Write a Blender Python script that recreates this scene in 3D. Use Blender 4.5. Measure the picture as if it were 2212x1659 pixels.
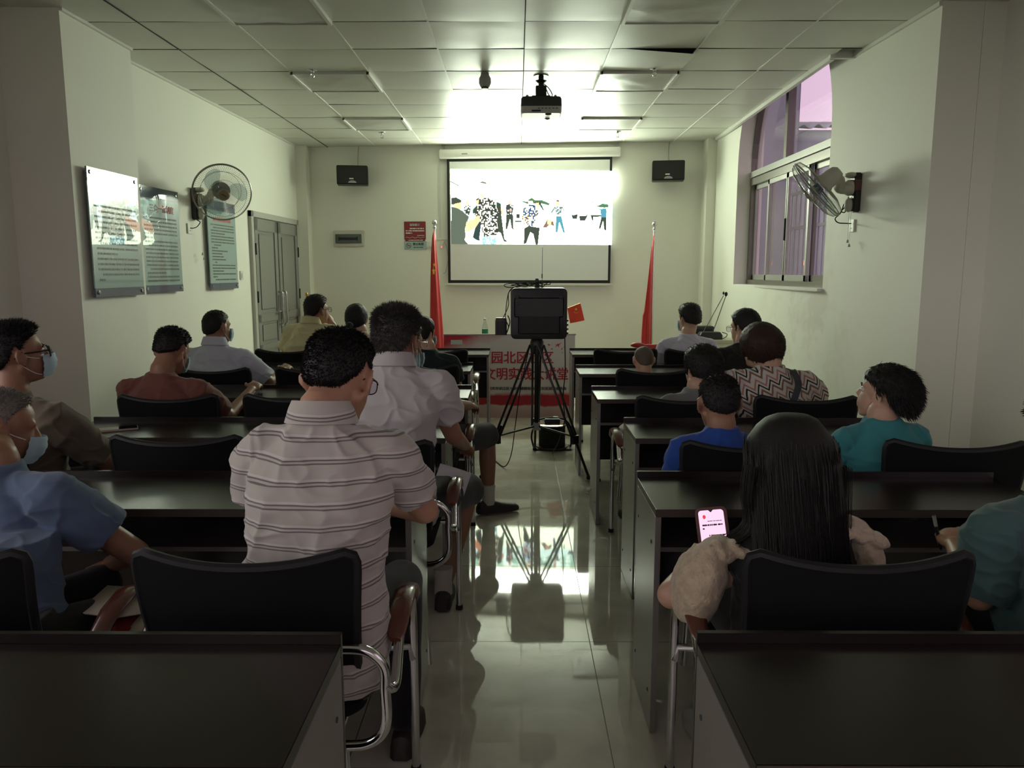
import bpy, bmesh, math, random
import numpy as np
from mathutils import Vector, Matrix, noise
random.seed(7); rng = np.random.default_rng(7)
V = Vector; PI = math.pi
scn = bpy.context.scene
for o in list(bpy.data.objects): bpy.data.objects.remove(o)
C = scn.collection
# ------------------------------------------------------------------ camera, sky, exposure
EYE = V((0, 0, 1.463))
cd = bpy.data.cameras.new('camera'); cam = bpy.data.objects.new('camera', cd); C.objects.link(cam)
cd.sensor_fit = 'HORIZONTAL'; cd.sensor_width = 36.0; cd.lens = 36.0 * 1669.0 / 2212.0
cd.clip_start = 0.02; cd.clip_end = 300
cam.location = EYE
cam.rotation_euler = (math.radians(90 - 8.257), 0, math.radians(0.40))
scn.camera = cam
scn.view_settings.view_transform = 'Standard'; scn.view_settings.look = 'None'
scn.view_settings.gamma = 1.0; scn.view_settings.use_curve_mapping = False
scn.view_settings.exposure = 2.45
SKY_FILL = 3.6    # added fill: unseen sky brightened to the left and behind the camera
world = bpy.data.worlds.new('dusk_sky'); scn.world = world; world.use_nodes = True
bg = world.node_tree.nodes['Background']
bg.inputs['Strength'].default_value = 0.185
_n = world.node_tree.nodes; _l = world.node_tree.links
_tc = _n.new('ShaderNodeTexCoord'); _sx = _n.new('ShaderNodeSeparateXYZ'); _l.new(_tc.outputs['Generated'], _sx.inputs[0])
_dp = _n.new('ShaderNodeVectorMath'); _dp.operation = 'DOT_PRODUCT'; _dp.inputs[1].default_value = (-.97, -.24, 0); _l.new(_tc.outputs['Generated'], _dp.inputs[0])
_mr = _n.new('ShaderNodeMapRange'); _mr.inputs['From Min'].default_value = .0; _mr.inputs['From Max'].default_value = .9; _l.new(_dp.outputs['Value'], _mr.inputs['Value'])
_mx = _n.new('ShaderNodeMix'); _mx.data_type = 'RGBA'; _mx.inputs['A'].default_value = (1.25,0.92,1.08,1); _mx.inputs['B'].default_value = (SKY_FILL*1.0, SKY_FILL*.98, SKY_FILL*.88, 1)
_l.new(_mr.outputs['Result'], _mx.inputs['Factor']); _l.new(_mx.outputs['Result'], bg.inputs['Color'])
PICTURE_GAIN = 0.83     # brightness of the projected picture

# ------------------------------------------------------------------ materials
MATS = {}
def mat(name, col=(0.5,0.5,0.5), rough=0.6, metal=0.0, spec=0.5, bump=0.0, bscale=40.0, vary=0.0, vscale=8.0,
        emit=None, estr=1.0, alpha=1.0, coat=0.0, sheen=0.0, trans=0.0, bdist=0.002, stretch=None):
    if name in MATS: return MATS[name]
    m = bpy.data.materials.new(name); m.use_nodes = True; nt = m.node_tree; N = nt.nodes; L = nt.links
    p = N['Principled BSDF']; p.inputs['Base Color'].default_value = (*col, 1)
    p.inputs['Roughness'].default_value = rough; p.inputs['Metallic'].default_value = metal
    p.inputs['Specular IOR Level'].default_value = spec; p.inputs['Coat Weight'].default_value = coat
    p.inputs['Sheen Weight'].default_value = sheen; p.inputs['Transmission Weight'].default_value = trans
    if emit: p.inputs['Emission Color'].default_value = (*emit, 1); p.inputs['Emission Strength'].default_value = estr
    if vary or bump:
        tc = N.new('ShaderNodeTexCoord'); src = tc.outputs['Object']
        if stretch:
            mp = N.new('ShaderNodeMapping'); mp.inputs['Scale'].default_value = stretch
            L.new(src, mp.inputs['Vector']); src = mp.outputs['Vector']
    if vary:
        n = N.new('ShaderNodeTexNoise'); n.inputs['Scale'].default_value = vscale; n.inputs['Detail'].default_value = 5
        L.new(src, n.inputs['Vector'])
        r = N.new('ShaderNodeMapRange'); r.inputs['To Min'].default_value = 1 - vary; r.inputs['To Max'].default_value = 1 + vary
        L.new(n.outputs['Fac'], r.inputs['Value'])
        mx = N.new('ShaderNodeVectorMath'); mx.operation = 'SCALE'; mx.inputs[0].default_value = col
        L.new(r.outputs['Result'], mx.inputs['Scale']); L.new(mx.outputs['Vector'], p.inputs['Base Color'])
    if bump:
        n = N.new('ShaderNodeTexNoise'); n.inputs['Scale'].default_value = bscale; n.inputs['Detail'].default_value = 4
        L.new(src, n.inputs['Vector'])
        b = N.new('ShaderNodeBump'); b.inputs['Strength'].default_value = bump; b.inputs['Distance'].default_value = bdist
        L.new(n.outputs['Fac'], b.inputs['Height']); L.new(b.outputs['Normal'], p.inputs['Normal'])
    m.diffuse_color = (*col, 1); MATS[name] = m; return m

def nodes(m): return m.node_tree.nodes, m.node_tree.links, m.node_tree.nodes['Principled BSDF']
paint = mat('wall_paint', (0.83,0.835,0.735), 0.65, bump=0.15, bscale=60, vary=0.03, vscale=1.2)
def wall_stain():
    m = mat('wall_paint_stained', (0.83,0.835,0.735), 0.65); N, L, p = nodes(m)
    tc = N.new('ShaderNodeTexCoord')
    n = N.new('ShaderNodeTexNoise'); n.inputs['Scale'].default_value = 2.2; n.inputs['Detail'].default_value = 8; n.inputs['Roughness'].default_value = .62
    L.new(tc.outputs['Object'], n.inputs['Vector'])
    cr = N.new('ShaderNodeValToRGB'); cr.color_ramp.elements[0].position = .50; cr.color_ramp.elements[1].position = .62
    cr.color_ramp.elements[0].color = (0.83,0.835,0.735,1); cr.color_ramp.elements[1].color = (0.73,0.71,0.61,1)
    L.new(n.outputs['Fac'], cr.inputs['Fac'])
    # damp patch just under the window (a mark of the plaster itself)
    vm = N.new('ShaderNodeVectorMath'); vm.operation = 'DISTANCE'; vm.inputs[1].default_value = (2.36, 6.5, 1.0)
    L.new(tc.outputs['Object'], vm.inputs[0])
    mr = N.new('ShaderNodeMapRange'); mr.inputs['From Min'].default_value = .35; mr.inputs['From Max'].default_value = 1.3
    mr.inputs['To Min'].default_value = .9; mr.inputs['To Max'].default_value = 0
    L.new(vm.outputs['Value'], mr.inputs['Value'])
    mx = N.new('ShaderNodeMix'); mx.data_type = 'RGBA'; mx.inputs['A'].default_value = (0.83,0.835,0.735,1)
    L.new(mr.outputs['Result'], mx.inputs['Factor']); L.new(cr.outputs['Color'], mx.inputs['B']); L.new(mx.outputs['Result'], p.inputs['Base Color'])
    return m
paint_st = wall_stain()
ceil_m = mat('aluminium_ceiling_tile', (0.64,0.64,0.57), 0.42, spec=0.5, bump=0.25, bscale=5, bdist=0.006, vary=0.06, vscale=3)
tbar_m = mat('ceiling_grid_bar', (0.72,0.72,0.66), 0.4)
groove_m = mat('dark_gap', (0.02,0.02,0.02), 0.9)
panel_m = mat('light_panel_diffuser', (0.50,0.50,0.45), 0.36, bump=0.5, bscale=4, bdist=0.012)
wood_m = mat('dark_walnut_laminate', (0.012,0.0085,0.0075), 0.24, spec=0.42, vary=0.25, vscale=6, stretch=(1,12,12))
woodglare_m = mat('walnut_side_glare', (0.10,0.087,0.077), 0.42, spec=1.0, vary=0.25, vscale=6, stretch=(12,12,1), coat=1.0)  # same walnut as the tops, base colour lightened to stand for grazing glare
nodes_ = woodglare_m.node_tree.nodes['Principled BSDF']; nodes_.inputs['Coat Roughness'].default_value = .36; nodes_.inputs['Coat IOR'].default_value = 1.9
edge_m = mat('laminate_edge_band', (0.05,0.038,0.032), 0.35)
chair_m = mat('black_chair_fabric', (0.006,0.007,0.0075), 0.8, bump=0.3, bscale=400, bdist=0.0006, spec=0.15)
rim_m = mat('black_chair_piping', (0.009,0.0095,0.010), 0.5, spec=.3)
chrome_m = mat('chrome_tube', (0.62,0.62,0.63), 0.13, metal=1.0)
armpad_m = mat('reddish_brown_wood_armrest', (0.11,0.03,0.02), 0.25, spec=0.6, coat=0.4, vary=.2, vscale=15)
blackp = mat('black_plastic', (0.012,0.012,0.013), 0.42)
blackm = mat('black_metal', (0.015,0.015,0.016), 0.35, metal=0.4)
rubber = mat('black_rubber', (0.01,0.01,0.01), 0.8)
whitep = mat('white_plastic', (0.72,0.72,0.66), 0.4)
greyp = mat('grey_plastic', (0.36,0.36,0.34), 0.45)
creamp = mat('cream_plastic', (0.60,0.58,0.50), 0.4)
steel_m = mat('brushed_steel', (0.62,0.62,0.60), 0.22, metal=1.0)
red_m = mat('red_flag_cloth', (0.50,0.022,0.022), 0.5, bump=.2, bscale=80, sheen=.3)
orange_m = mat('small_flag_cloth', (0.85,0.07,0.02), 0.45)
yellow_m = mat('yellow_star_cloth', (0.80,0.62,0.05), 0.6)
bronze_m = mat('bronze_window_frame', (0.20,0.19,0.16), 0.35, metal=.5)
framelight_m = mat('aluminium_sash', (0.42,0.42,0.38), 0.35, metal=.3)
door_m = mat('grey_door_paint', (0.24,0.245,0.22), 0.4, vary=.05, vscale=3)
doorf_m = mat('pale_door_frame', (0.46,0.46,0.41), 0.45)
gold_m = mat('gold_metal', (0.75,0.5,0.18), 0.25, metal=1)

def glassy(name, tint=(1,1,1), refl_rough=0.02, k=1.45):
    m = bpy.data.materials.new(name); m.use_nodes = True; N = m.node_tree.nodes; L = m.node_tree.links
    N.remove(N['Principled BSDF']); out = N['Material Output']
    t = N.new('ShaderNodeBsdfTransparent'); t.inputs['Color'].default_value = (*tint, 1)
    g = N.new('ShaderNodeBsdfGlossy'); g.inputs['Roughness'].default_value = refl_rough
    ge = N.new('ShaderNodeNewGeometry'); dt = N.new('ShaderNodeVectorMath'); dt.operation = 'DOT_PRODUCT'; L.new(ge.outputs['Normal'], dt.inputs[0]); L.new(ge.outputs['Incoming'], dt.inputs[1])
    ab = N.new('ShaderNodeMath'); ab.operation = 'ABSOLUTE'; L.new(dt.outputs['Value'], ab.inputs[0])
    su = N.new('ShaderNodeMath'); su.operation = 'SUBTRACT'; su.inputs[0].default_value = 1; L.new(ab.outputs[0], su.inputs[1])
    pw = N.new('ShaderNodeMath'); pw.operation = 'POWER'; pw.inputs[1].default_value = 5; L.new(su.outputs[0], pw.inputs[0])
    f = N.new('ShaderNodeMath'); f.operation = 'MULTIPLY_ADD'; f.inputs[1].default_value = .95; f.inputs[2].default_value = .045; L.new(pw.outputs[0], f.inputs[0])
    mx = N.new('ShaderNodeMixShader'); L.new(f.outputs[0], mx.inputs['Fac']); L.new(t.outputs[0], mx.inputs[1]); L.new(g.outputs[0], mx.inputs[2])
    L.new(mx.outputs[0], out.inputs['Surface']); MATS[name] = m; return m
glass_m = glassy('window_glass', (0.92,0.90,0.95))
clear_m = glassy('clear_plastic', (0.86,0.90,0.88), .08)

def floor_mat():
    m = mat('polished_floor_tile', (0.40,0.39,0.33), 0.05, spec=0.42); N, L, p = nodes(m)
    tc = N.new('ShaderNodeTexCoord'); sx = N.new('ShaderNodeSeparateXYZ'); L.new(tc.outputs['Object'], sx.inputs[0])
    facs = []
    for ax, off in (('X', 0.29), ('Y', 3.71)):
        a = N.new('ShaderNodeMath'); a.operation = 'ADD'; a.inputs[1].default_value = 16.0 - off + .4; L.new(sx.outputs[ax], a.inputs[0])
        b = N.new('ShaderNodeMath'); b.operation = 'MODULO'; b.inputs[1].default_value = 0.8; L.new(a.outputs[0], b.inputs[0])
        c = N.new('ShaderNodeMath'); c.operation = 'SUBTRACT'; c.inputs[1].default_value = 0.4; L.new(b.outputs[0], c.inputs[0])
        d = N.new('ShaderNodeMath'); d.operation = 'ABSOLUTE'; L.new(c.outputs[0], d.inputs[0])
        e = N.new('ShaderNodeMath'); e.operation = 'LESS_THAN'; e.inputs[1].default_value = 0.0018; L.new(d.outputs[0], e.inputs[0]); facs.append(e)
    mxx = N.new('ShaderNodeMath'); mxx.operation = 'MAXIMUM'; L.new(facs[0].outputs[0], mxx.inputs[0]); L.new(facs[1].outputs[0], mxx.inputs[1])
    n = N.new('ShaderNodeTexNoise'); n.inputs['Scale'].default_value = 3.5; n.inputs['Detail'].default_value = 9; n.inputs['Distortion'].default_value = 1.2
    L.new(tc.outputs['Object'], n.inputs['Vector'])
    cr = N.new('ShaderNodeValToRGB'); cr.color_ramp.elements[0].position = .35; cr.color_ramp.elements[1].position = .7
    cr.color_ramp.elements[0].color = (0.56,0.54,0.45,1); cr.color_ramp.elements[1].color = (0.72,0.70,0.59,1); L.new(n.outputs['Fac'], cr.inputs['Fac'])
    mx = N.new('ShaderNodeMix'); mx.data_type = 'RGBA'; mx.inputs['B'].default_value = (0.10,0.09,0.07,1)
    L.new(mxx.outputs[0], mx.inputs['Factor']); L.new(cr.outputs['Color'], mx.inputs['A']); L.new(mx.outputs['Result'], p.inputs['Base Color'])
    r = N.new('ShaderNodeMapRange'); r.inputs['To Min'].default_value = .035; r.inputs['To Max'].default_value = .5; L.new(mxx.outputs[0], r.inputs['Value']); L.new(r.outputs['Result'], p.inputs['Roughness'])
    w = N.new('ShaderNodeTexNoise'); w.inputs['Scale'].default_value = 6; w.inputs['Detail'].default_value = 2; L.new(tc.outputs['Object'], w.inputs['Vector'])
    b = N.new('ShaderNodeBump'); b.inputs['Strength'].default_value = .12; b.inputs['Distance'].default_value = .0012; L.new(w.outputs['Fac'], b.inputs['Height']); L.new(b.outputs['Normal'], p.inputs['Normal'])
    return m
floor_m = floor_mat()

# ------------------------------------------------------------------ object helpers
def link(name, me, parent=None, m=None):
    o = bpy.data.objects.new(name, me); C.objects.link(o)
    if parent is not None: o.parent = parent
    if m is not None: me.materials.append(m)
    return o
def thing(name, label, cat, loc=(0,0,0), rz=0.0, group=None):
    o = bpy.data.objects.new(name, None); C.objects.link(o); o.empty_display_size = .1
    o.location = loc; o.rotation_euler = (0, 0, rz); o['label'] = label; o['category'] = cat
    if group: o['group'] = group
    return o
def tag(o, label, cat, group=None):
    o['label'] = label; o['category'] = cat
    if group: o['group'] = group
    return o
def struct(o): o['kind'] = 'structure'; return o
def dup(root, loc, rz, label, group=None):
    r = root.copy(); C.objects.link(r); r.location = loc; r.rotation_euler = (0, 0, rz); r['label'] = label
    if group: r['group'] = group
    for ch in list(root.children):
        c = ch.copy(); C.objects.link(c); c.parent = r
        for g in list(ch.children):
            d = g.copy(); C.objects.link(d); d.parent = c
    return r

def frame_from(d):
    d = V(d).normalized(); a = V((0,0,1)) if abs(d.z) < .9 else V((1,0,0))
    x = d.cross(a).normalized(); return x, d.cross(x).normalized() * -1
class MB:
    def __init__(s): s.v = []; s.f = []; s.mi = []
    def add(s, vs, fs, mi=0):
        b = len(s.v); s.v += [tuple(p) for p in vs]; s.f += [tuple(i + b for i in f) for f in fs]; s.mi += [mi] * len(fs); return s
    def box(s, c, d, R=None, mi=0):
        hx, hy, hz = d[0]/2, d[1]/2, d[2]/2; c = V(c)
        ps = [V((x,y,z)) for z in (-hz,hz) for y in (-hy,hy) for x in (-hx,hx)]
        if R is not None: ps = [R @ p for p in ps]
        return s.add([p + c for p in ps], [(0,2,3,1),(4,5,7,6),(0,1,5,4),(2,6,7,3),(0,4,6,2),(1,3,7,5)], mi)
    def bx(s, x0, x1, y0, y1, z0, z1, mi=0):
        return s.box(((x0+x1)/2,(y0+y1)/2,(z0+z1)/2), (abs(x1-x0),abs(y1-y0),abs(z1-z0)), None, mi)
    def prism(s, pts, z0, z1, mi=0):
        n = len(pts); a = sum(pts[i][0]*pts[(i+1)%n][1]-pts[(i+1)%n][0]*pts[i][1] for i in range(n))
        if a < 0: pts = pts[::-1]
        vs = [(x,y,z0) for x,y in pts] + [(x,y,z1) for x,y in pts]
        return s.add(vs, [tuple(range(n))[::-1], tuple(range(n,2*n))] + [(i,(i+1)%n,n+(i+1)%n,n+i) for i in range(n)], mi)
    def loft(s, rings, cap=True, closed=False, mi=0):
        n = len(rings[0]); vs = [p for r in rings for p in r]; fs = []
        m = len(rings)
        for k in range(m if closed else m-1):
            for i in range(n):
                a, b = k*n+i, k*n+(i+1)%n; k2 = (k+1) % m
                fs.append((a, b, k2*n+(i+1)%n, k2*n+i))
        if cap and not closed: fs.append(tuple(range(n))[::-1]); fs.append(tuple(range((m-1)*n, m*n)))
        return s.add(vs, fs, mi)
    def tube(s, path, r, n=10, closed=False, mi=0):
        P = [V(p) for p in path]; m = len(P); R = r if hasattr(r, '__len__') else [r]*m
        rings = []; prev = None
        for i in range(m):
            if closed: t = (P[(i+1)%m]-P[i-1])
            else: t = P[min(i+1,m-1)]-P[max(i-1,0)]
            if t.length < 1e-9: t = V((0,0,1))
            t.normalize()
            if prev is None: x, y = frame_from(t)
            else:
                x = prev - t*prev.dot(t)
                if x.length < 1e-6: x, _ = frame_from(t)
                x.normalize()
            y = t.cross(x); prev = x
            rings.append([P[i] + x*math.cos(2*PI*k/n)*R[i] + y*math.sin(2*PI*k/n)*R[i] for k in range(n)])
        return s.loft(rings, True, closed, mi)
    def cone(s, p0, p1, r0, r1, n=16, k=4, round_=True, mi=0):
        p0, p1 = V(p0), V(p1); d = (p1-p0); L = d.length or 1e-6; d = d/L; path = []; R = []
        if round_:
            for j in range(k, 0, -1):
                a = j/k*PI/2*.96; path.append(p0 - d*r0*math.sin(a)); R.append(r0*math.cos(a))
        path += [p0, p1]; R += [r0, r1]
        if round_:
            for j in range(1, k+1):
                a = j/k*PI/2*.96; path.append(p1 + d*r1*math.sin(a)); R.append(r1*math.cos(a))
        return s.tube(path, R, n, mi=mi)
    def ell(s, c, rad, R=None, n=20, m=12, mi=0):
        c = V(c); rings = []
        for j in range(1, m):
            th = PI*j/m; ring = []
            for i in range(n):
                ph = 2*PI*i/n; p = V((rad[0]*math.sin(th)*math.cos(ph), rad[1]*math.sin(th)*math.sin(ph), -rad[2]*math.cos(th)))
                ring.append(c + (R @ p if R is not None else p))
            rings.append(ring)
        return s.loft(rings, True, False, mi)
    def lathe(s, prof, c=(0,0,0), n=24, axis='Z', mi=0):
        c = V(c); rings = []
        for r, h in prof:
            ring = []
            for i in range(n):
                a = 2*PI*i/n; p = (r*math.cos(a), r*math.sin(a), h)
                if axis == 'Y': p = (p[0], -h, p[1])
                if axis == 'X': p = (h, p[0], p[1])
                ring.append(c + V(p))
            rings.append(ring)
        return s.loft(rings, True, False, mi)
    def mesh(s, name='m', smooth=True, bevel=0.0, seg=2, fix=False):
        me = bpy.data.meshes.new(name); me.from_pydata(s.v, [], s.f)
        if any(s.mi): me.polygons.foreach_set('material_index', s.mi)
        if bevel or fix:
            bm = bmesh.new(); bm.from_mesh(me)
            if fix: bmesh.ops.recalc_face_normals(bm, faces=bm.faces)
            if bevel:
                es = [e for e in bm.edges if len(e.link_faces) == 2 and e.calc_face_angle(0) > .6]
                bmesh.ops.bevel(bm, geom=es, offset=bevel, segments=seg, affect='EDGES', clamp_overlap=True)
            bm.to_mesh(me); bm.free()
        if smooth:
            me.polygons.foreach_set('use_smooth', [True]*len(me.polygons))
            me.set_sharp_from_angle(angle=math.radians(38))
        me.update(); return me
    def obj(s, name, m, parent=None, smooth=True, bevel=0.0, seg=2, fix=False):
        me = s.mesh(name, smooth, bevel, seg, fix)
        ms = m if isinstance(m, (list, tuple)) else [m]
        o = link(name, me, parent)
        for q in ms: me.materials.append(q)
        return o
def smooth_path(pts, n=6):
    P = [V(p) for p in pts]; out = []
    for i in range(len(P)-1):
        p0 = P[max(i-1,0)]; p1 = P[i]; p2 = P[i+1]; p3 = P[min(i+2,len(P)-1)]
        for k in range(n):
            t = k/n
            out.append(0.5*((2*p1)+(p2-p0)*t+(2*p0-5*p1+4*p2-p3)*t*t+(3*p1-p0-3*p2+p3)*t**3))
    out.append(P[-1]); return out
def text_mesh(body, size, depth=0.0008, bold=0.0):
    cu = bpy.data.curves.new('t', 'FONT'); cu.body = body; cu.size = size; cu.extrude = depth; cu.offset = bold
    cu.align_x = 'LEFT'; cu.align_y = 'CENTER'; cu.resolution_u = 3
    o = bpy.data.objects.new('t', cu); C.objects.link(o)
    me = bpy.data.meshes.new_from_object(o.evaluated_get(bpy.context.evaluated_depsgraph_get()))
    bpy.data.objects.remove(o); return me
def text(name, body, size, m, parent, loc, R, align='L', width=None, bold=0.0):
    """lettering as thin raised mesh; R maps text x,y,z axes; optional fit to width"""
    me = text_mesh(body, size); n = len(me.vertices)
    if n == 0: return None
    if bold:     # heavier strokes: overlay slightly shifted copies of the outlines
        co0 = np.zeros(n*3); me.vertices.foreach_get('co', co0); co0 = co0.reshape(-1,3); fs0 = [tuple(p.vertices) for p in me.polygons]; vs_ = []; fs_ = []
        for k_, (ax_, ay_) in enumerate(((-1,-.6),(1,-.6),(-1,.6),(1,.6))):
            vs_ += [tuple(v) for v in (co0+np.array((ax_*bold*.9, ay_*bold*.9, k_*.00012)))]; fs_ += [tuple(i+k_*n for i in f) for f in fs0]
        me = bpy.data.meshes.new(name); me.from_pydata(vs_, [], fs_); n = len(me.vertices)
    co = np.zeros(n*3); me.vertices.foreach_get('co', co); co = co.reshape(-1,3)
    x0, x1 = co[:,0].min(), co[:,0].max(); co[:,0] -= x0; w = x1-x0
    if width: co[:,0] *= width/w; w = width
    if align == 'C': co[:,0] -= w/2
    M3 = np.array(R); co = co @ M3.T + np.array(loc)
    me.vertices.foreach_set('co', co.ravel()); me.update()
    o = link(name, me, parent); me.materials.clear(); me.materials.append(m); return o
def remesh(mb, voxel, it=4, disp=None):
    me = mb.mesh('tmp', False, fix=False); o = bpy.data.objects.new('tmp', me); C.objects.link(o)
    r = o.modifiers.new('r', 'REMESH'); r.mode = 'VOXEL'; r.voxel_size = voxel; r.adaptivity = 0
    if it: q = o.modifiers.new('s', 'SMOOTH'); q.factor = .5; q.iterations = it
    out = bpy.data.meshes.new_from_object(o.evaluated_get(bpy.context.evaluated_depsgraph_get()))
    bpy.data.objects.remove(o); bpy.data.meshes.remove(me)
    if disp:
        n = len(out.vertices); co = np.zeros(n*3); out.vertices.foreach_get('co', co); co = co.reshape(-1,3)
        no = np.zeros(n*3); out.vertices.foreach_get('normal', no); no = no.reshape(-1,3)
        d = np.array([disp(V(p)) for p in co]); co = co + no*d[:,None]
        out.vertices.foreach_set('co', co.ravel())
    out.polygons.foreach_set('use_smooth', [True]*len(out.polygons)); out.update(); return out
# ------------------------------------------------------------------ the room shell
CEIL = 2.995
def LWX(y): return -2.84 + .031*(y-5.9)          # left wall beyond the pier
def RWX(y): return 2.43 - .0275*(y-4.70)         # right wall with the window
def BWY(x): return 9.68 - .089*x                 # far wall
fl = MB().bx(-3.6, 3.3, -2.2, 10.4, -.12, 0).obj('floor', floor_m, smooth=False); struct(fl)
wl = MB()
G0, G1, GZ0, GZ1 = -1.3, 2.9, 1.1, 2.7     # window 4, unseen, added beside the camera to light the near room
for y0_, y1_, z0_, z1_ in ((-2.0,G0,0,3.35),(G1,4.76,0,3.35),(G0,G1,0,GZ0),(G0,G1,GZ1,3.35)): wl.bx(-3.30, -3.05, y0_, y1_, z0_, z1_)
wl.prism([(-3.30,4.76),(-2.68,4.76),(-2.68,5.6),(LWX(5.6),5.6),(LWX(9.72),9.72),(LWX(9.72)+.13,9.72),(LWX(9.72)+.13,10.1),(-3.30,10.1)], 0, 3.35)
struct(wl.obj('wall_left', paint, smooth=False))
wb = MB(); wb.prism([(-3.3,BWY(-3.3)),(2.9,BWY(2.9)),(2.9,BWY(2.9)+.25),(-3.3,BWY(-3.3)+.25)], 0, 3.35)
struct(wb.obj('wall_back', paint, smooth=False))
wf = MB(); F0, F1 = -2.4, 2.2
wf.bx(-3.3, F0, -2.2, -2.0, 0, 3.35); wf.bx(F1, 3.05, -2.2, -2.0, 0, 3.35); wf.bx(F0, F1, -2.2, -2.0, 0, 1.1); wf.bx(F0, F1, -2.2, -2.0, 2.6, 3.35)
struct(wf.obj('wall_front', paint, smooth=False))
# right wall, arched window opening
YW0, YW1, ZS = 6.12, 8.42, 1.33
def archz(y):
    t = (y-(YW0+YW1)/2)/((YW1-YW0)/2); return 2.55 + 1.15*math.sqrt(max(0, 1-t*t))
wr = MB(); TW = .24
def rseg(y0, y1, z0a, z0b, z1):
    a0, a1 = RWX(y0), RWX(y1)
    vs = [(a0,y0,z0a),(a1,y1,z0b),(a1,y1,z1),(a0,y0,z1),(a0+TW,y0,z0a),(a1+TW,y1,z0b),(a1+TW,y1,z1),(a0+TW,y0,z1)]
    wr.add(vs, [(0,1,2,3),(7,6,5,4),(0,4,5,1),(3,2,6,7),(0,3,7,4),(1,5,6,2)])
rseg(4.70, YW0, 0, 0, 3.5); rseg(YW0, YW1, 0, 0, ZS); rseg(YW1, 9.75, 0, 0, 3.5)
NS = 28
for i in range(NS):
    a = YW0+(YW1-YW0)*(.5-.5*math.cos(PI*i/NS)); b = YW0+(YW1-YW0)*(.5-.5*math.cos(PI*(i+1)/NS))
    rseg(a, b, archz(a), archz(b), 3.5)
for sy in (YW0, YW1): pass
wr.prism([(2.672,4.70),(3.05,4.70),(3.05,4.95),(2.672,4.95)], 0, 3.35)
wr.prism([(2.20,9.24),(2.6,9.24),(2.6,9.75),(2.20,9.75)], 0, 3.35)
# nearer wall stretch, with an unseen window added beside the camera as fill
N0, N1, NZ0, NZ1 = -1.2, 1.3, 1.15, 2.7
wr.bx(2.80, 3.02, -2.0, N0, 0, 3.35); wr.bx(2.80, 3.02, N1, 4.72, 0, 3.35); wr.bx(2.80, 3.02, N0, N1, 0, NZ0); wr.bx(2.80, 3.02, N0, N1, NZ1, 3.35)
o = wr.obj('wall_right', paint_st, smooth=False); struct(o)

# ceiling: metal tiles of 0.6 m with pillowed faces, bars in the joints, slab above
cm = MB(); gx0, gy0, T = .045, 5.044, .6
LIGHTS = [(c, r) for c in (-3, 1) for r in (-1, 2, 5)]
def in_room(x, y):
    return True
def clampx(x, y):
    lo = -3.1 if y < 4.9 else (-2.9); hi = 2.85 if y < 4.75 else (2.46 if y < 5.80 else 2.245 + .02*(y-5.8))
    return min(max(x, lo), hi)
for c in range(-6, 6):
    for r in range(-12, 9):
        if (c, r) in LIGHTS: continue
        x0 = gx0+c*T; y0 = gy0+r*T; n = 8; g = .003
        tx, ty = random.uniform(-.003,.003), random.uniform(-.0035,.0035)
        vs = []; ys = [y0+g+(T-2*g)*j/n for j in range(n+1)]
        for j in range(n+1):
            for i in range(n+1):
                u, v = i/n, j/n; x = x0+g+(T-2*g)*u; y = ys[j]
                p = (1-(2*u-1)**4)*(1-(2*v-1)**4)
                z = CEIL + tx*(u-.5) + ty*(v-.5) - .004*p + .0016*noise.noise(V((x*4,y*4,0)))
                if (c, r) == (1, 1): z -= .04*max(0,u-.12)*(1-v)
                x = clampx(x, y0+.3)
                vs.append((x, min(y, BWY(x)+.02), z))
        if max(p[0] for p in vs)-min(p[0] for p in vs) < .01 or y0 > BWY(x0): continue
        cm.add(vs, [(j*(n+1)+i, (j+1)*(n+1)+i, (j+1)*(n+1)+i+1, j*(n+1)+i+1) for j in range(n) for i in range(n)], 0)
for r in range(-11, 9):
    y = gy0+r*T
    if y < BWY(0): cm.bx(clampx(-3.1,y), clampx(3,y), y-.0022, y+.0022, CEIL-.0005, CEIL+.003, 2)
for c in range(-5, 5):
    x = gx0+c*T; dark = c in (0,)
    if x > 2.3: continue
    cm.bx(x-(.003 if dark or c == -4 else .0055), x+(.003 if dark or c == -4 else .0055), -2.0, BWY(x), CEIL-.004, CEIL+.003, 2 if dark or c == -4 else 1)
cm.bx(-3.3, 3.05, -2.2, 4.8, 3.30, 3.42, 2); cm.bx(-3.3, 2.9, 4.8, 10.1, 3.42, 3.5, 2)
ceil = cm.obj('ceiling', [ceil_m, tbar_m, groove_m]); struct(ceil)
# trims
t = MB(); t.loft([[(x+dx, y, z) for dx, z in ((-.035,CEIL-.035),(.0,CEIL-.035),(.0,CEIL+.02),(-.035,CEIL+.02))] for x, y in ((2.262,5.80),(2.31,9.23))]); t.bx(2.22, 2.45, 5.775, 5.81, CEIL-.03, CEIL+.02)
struct(t.obj('trim_1', tbar_m, smooth=False, fix=True))
t = MB(); t.loft([[(x+dx, y, z) for dx, z in ((.0,CEIL-.02),(.02,CEIL-.02),(.02,CEIL+.01),(.0,CEIL+.01))] for x, y in ((LWX(5.6),5.6),(LWX(9.7),9.7))]); struct(t.obj('trim_2', tbar_m, smooth=False, fix=True))
t = MB(); t.bx(-2.68,-2.66,4.76,5.6,CEIL-.02,CEIL+.01); struct(t.obj('trim_3', tbar_m, smooth=False))
t = MB(); t.loft([[(x+dx, y, z) for dx, z in ((-.02,CEIL-.025),(.0,CEIL-.025),(.0,CEIL+.01),(-.02,CEIL+.01))] for x, y in ((RWX(4.7),4.7),(RWX(5.78),5.78))]); struct(t.obj('trim_4', tbar_m, smooth=False, fix=True))

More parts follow.
